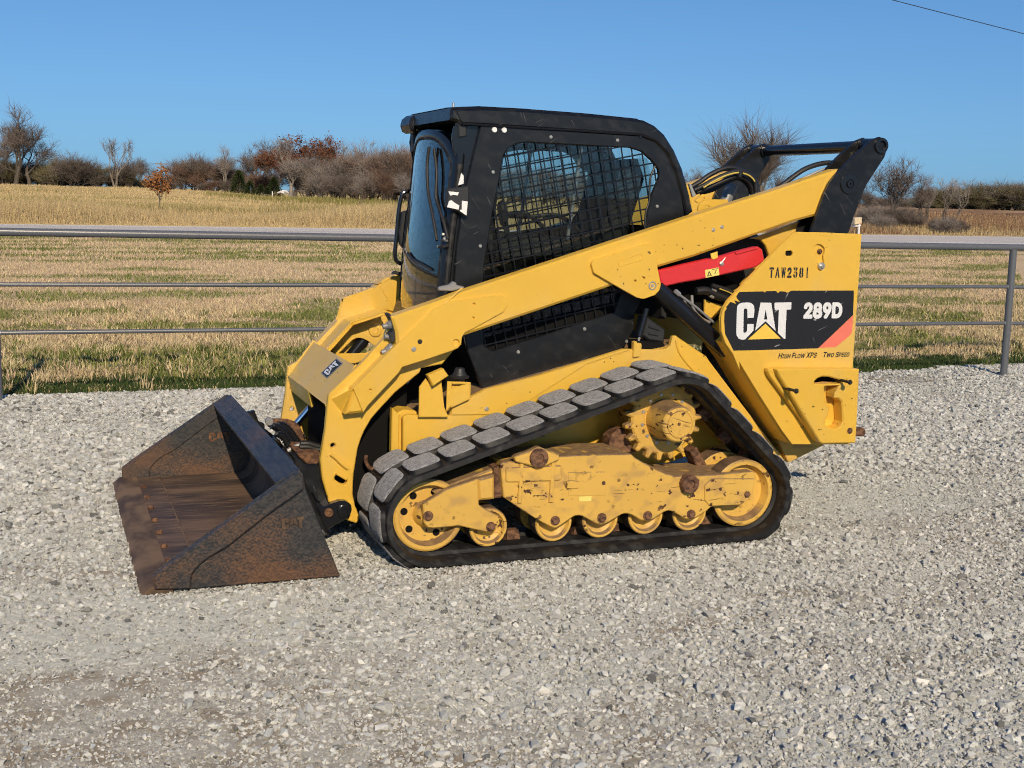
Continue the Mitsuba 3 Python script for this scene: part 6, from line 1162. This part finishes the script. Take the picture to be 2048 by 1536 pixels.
# evergreens
def evergreen(seed):
    g = np.random.default_rng(seed); n = 2600; t = g.uniform(0, 1, n) ** .8; a = g.uniform(0, 2 * np.pi, n); r = (.36 * (1 - t) ** .75 + .02) * np.sqrt(g.uniform(.15, 1, n)) * (1 + .25 * np.sin(a * 3 + t * 9))
    P = np.stack([r * np.cos(a), r * np.sin(a), .06 + .94 * t], 1)
    o = np.stack([np.cos(a), np.sin(a), .35 + 0 * a], 1) + g.normal(0, .35, (n, 3)); o /= np.linalg.norm(o, axis=1, keepdims=True); w = np.cross(o, g.normal(size=(n, 3))); w /= np.linalg.norm(w, axis=1, keepdims=True)
    s = .06 * g.uniform(.6, 1.4, (n, 1)); v = np.stack([P - w * s * .3, P + o * s, P + w * s * .3], 1).reshape(-1, 3)
    return v, np.arange(n * 3).reshape(-1, 3)
EV = evergreen(3), cyl((0, 0, -.05), (0, 0, .9), .02, 8, r1=.006)
for (X, Y, H), w, lab in zip([(16.59, 114.81, 2.19), (17.39, 113.68, 1.39), (18.16, 112.54, 1.12), (19.10, 111.37, 1.80), (18.39, 110.48, 0.93)], (1.1, 1.2, 1.3, 1.2, 1.4), ('dark green cedar between the thicket and the oaks, tallest of the evergreens', 'low dark cedar right of the tallest cedar', 'rounded green evergreen shrub in the middle of the row', 'bluish green evergreen left of the pale forked trunk', 'small dark evergreen at the foot of the oaks')):
    t = root('evergreen_tree', lab, 'evergreen tree'); m = T().translate([X, Y, float(field_z(np.array(X), np.array(Y))) - .1]).scale([H * w, H * w, H])
    scene[t + '__crown'] = {**shape('ev', EV[0], 'needle'), 'to_world': m}
    scene[t + '__trunk'] = {**shape('evt', EV[1], 'bark'), 'to_world': m}
# ---------------------------------------------------------------- small things in the field and the wire
X, Y, H = [(12.97, 149.44, 3.06)][0]
k = root('utility_pole', 'thin pale utility pole on the skyline above the rusty sapling', 'utility pole')
obj('pole', cyl((X, Y, 1), (X, Y, 1.5 + H), .10, 10, r1=.07), 'bark_pale', k); obj('crossarm', block(X - .7, X + .7, Y - .06, Y + .06, 1.2 + H, 1.32 + H), 'bark_pale', k)
mat('white_paint', (0.75, 0.75, 0.73), 0.5); mat('orange_paint', (0.6, 0.12, 0.03), 0.5); mat('box_tan', (0.62, 0.5, 0.32), 0.6)
X, Y, H = [(37.16, 52.11, 0.72)][0]
k = root('marker_post', 'white roadside marker post with an orange top beside the rear of the loader', 'marker post')
obj('post', tube([(X, Y, -.1), (X, Y, .45), (X + .02, Y, .62)], .05, 10), 'white_paint', k); obj('post_top', tube([(X + .02, Y, .6), (X + .06, Y, H - .1), (X + .10, Y, H)], .05, 10), 'orange_paint', k)
X, Y, H = [(36.48, 51.36, 0.90)][0]
k = root('mail_box', 'small tan box on a thin leaning post beside the orange topped marker', 'mailbox')
obj('post', tube([(X + .1, Y, -.1), (X - .05, Y, H - .3)], .03, 8), 'bark', k); obj('box', prism(rnd([(X - .24, H - .3), (X + .16, H - .24), (X + .14, H + .06), (X - .26, H)], .03), Y - .2, Y + .2, b=.02), 'box_tan', k); obj('box_base', prism([(X - .18, H - .4), (X + .12, H - .36), (X + .12, H - .31), (X - .18, H - .34)], Y - .18, Y + .18, b=.01), 'white_paint', k)
X, Y, H = [(18.13, 106.47, 0.29)][0]
k = root('boundary_stake', 'short white stake in the grass at the foot of the evergreens', 'stake'); obj('stake', tube([(X, Y, field_z(np.array(X), np.array(Y)) - .1), (X, Y, field_z(np.array(X), np.array(Y)) + .55)], .05, 8), 'white_paint', k)
rb = np.random.default_rng(11)
for (X, Y, H), lab in zip([(19.56, 110.28, 0.26), (19.81, 110.23, 0.26)], ('white boulder on the left of the pair beside the pale forked trunk', 'white boulder on the right of the pair beside the pale forked trunk')):
    h = trimesh.convex.convex_hull(rb.normal(size=(16, 3)) * (.2, .2, .15)); k = root('boulder', lab, 'boulder')
    obj('stone', (np.array(h.vertices) + (X, Y, 1.45), np.array(h.faces)), 'white_paint', k)
setting('driveway', strip([(17.6, 108), (18.8, 112), (19.8, 113.5), (21.5, 111), (23.5, 107)], .45, .25), 'track_dirt', 'short pale driveway by the pale forked trunk', 'driveway')
a, b = [(17.8864, 26, 6.5423), (24.1896, 26, 5.6985)]
k = root('overhead_wire', 'thin dark overhead wire crossing the top right corner of the sky', 'wire')
obj('cable', tube([np.array(a) + (np.array(b) - np.array(a)) * t + np.array([0, 0, .004 * t * (t - 1)]) for t in np.linspace(-5, 6, 60)], .009, 6), 'print_black', k)
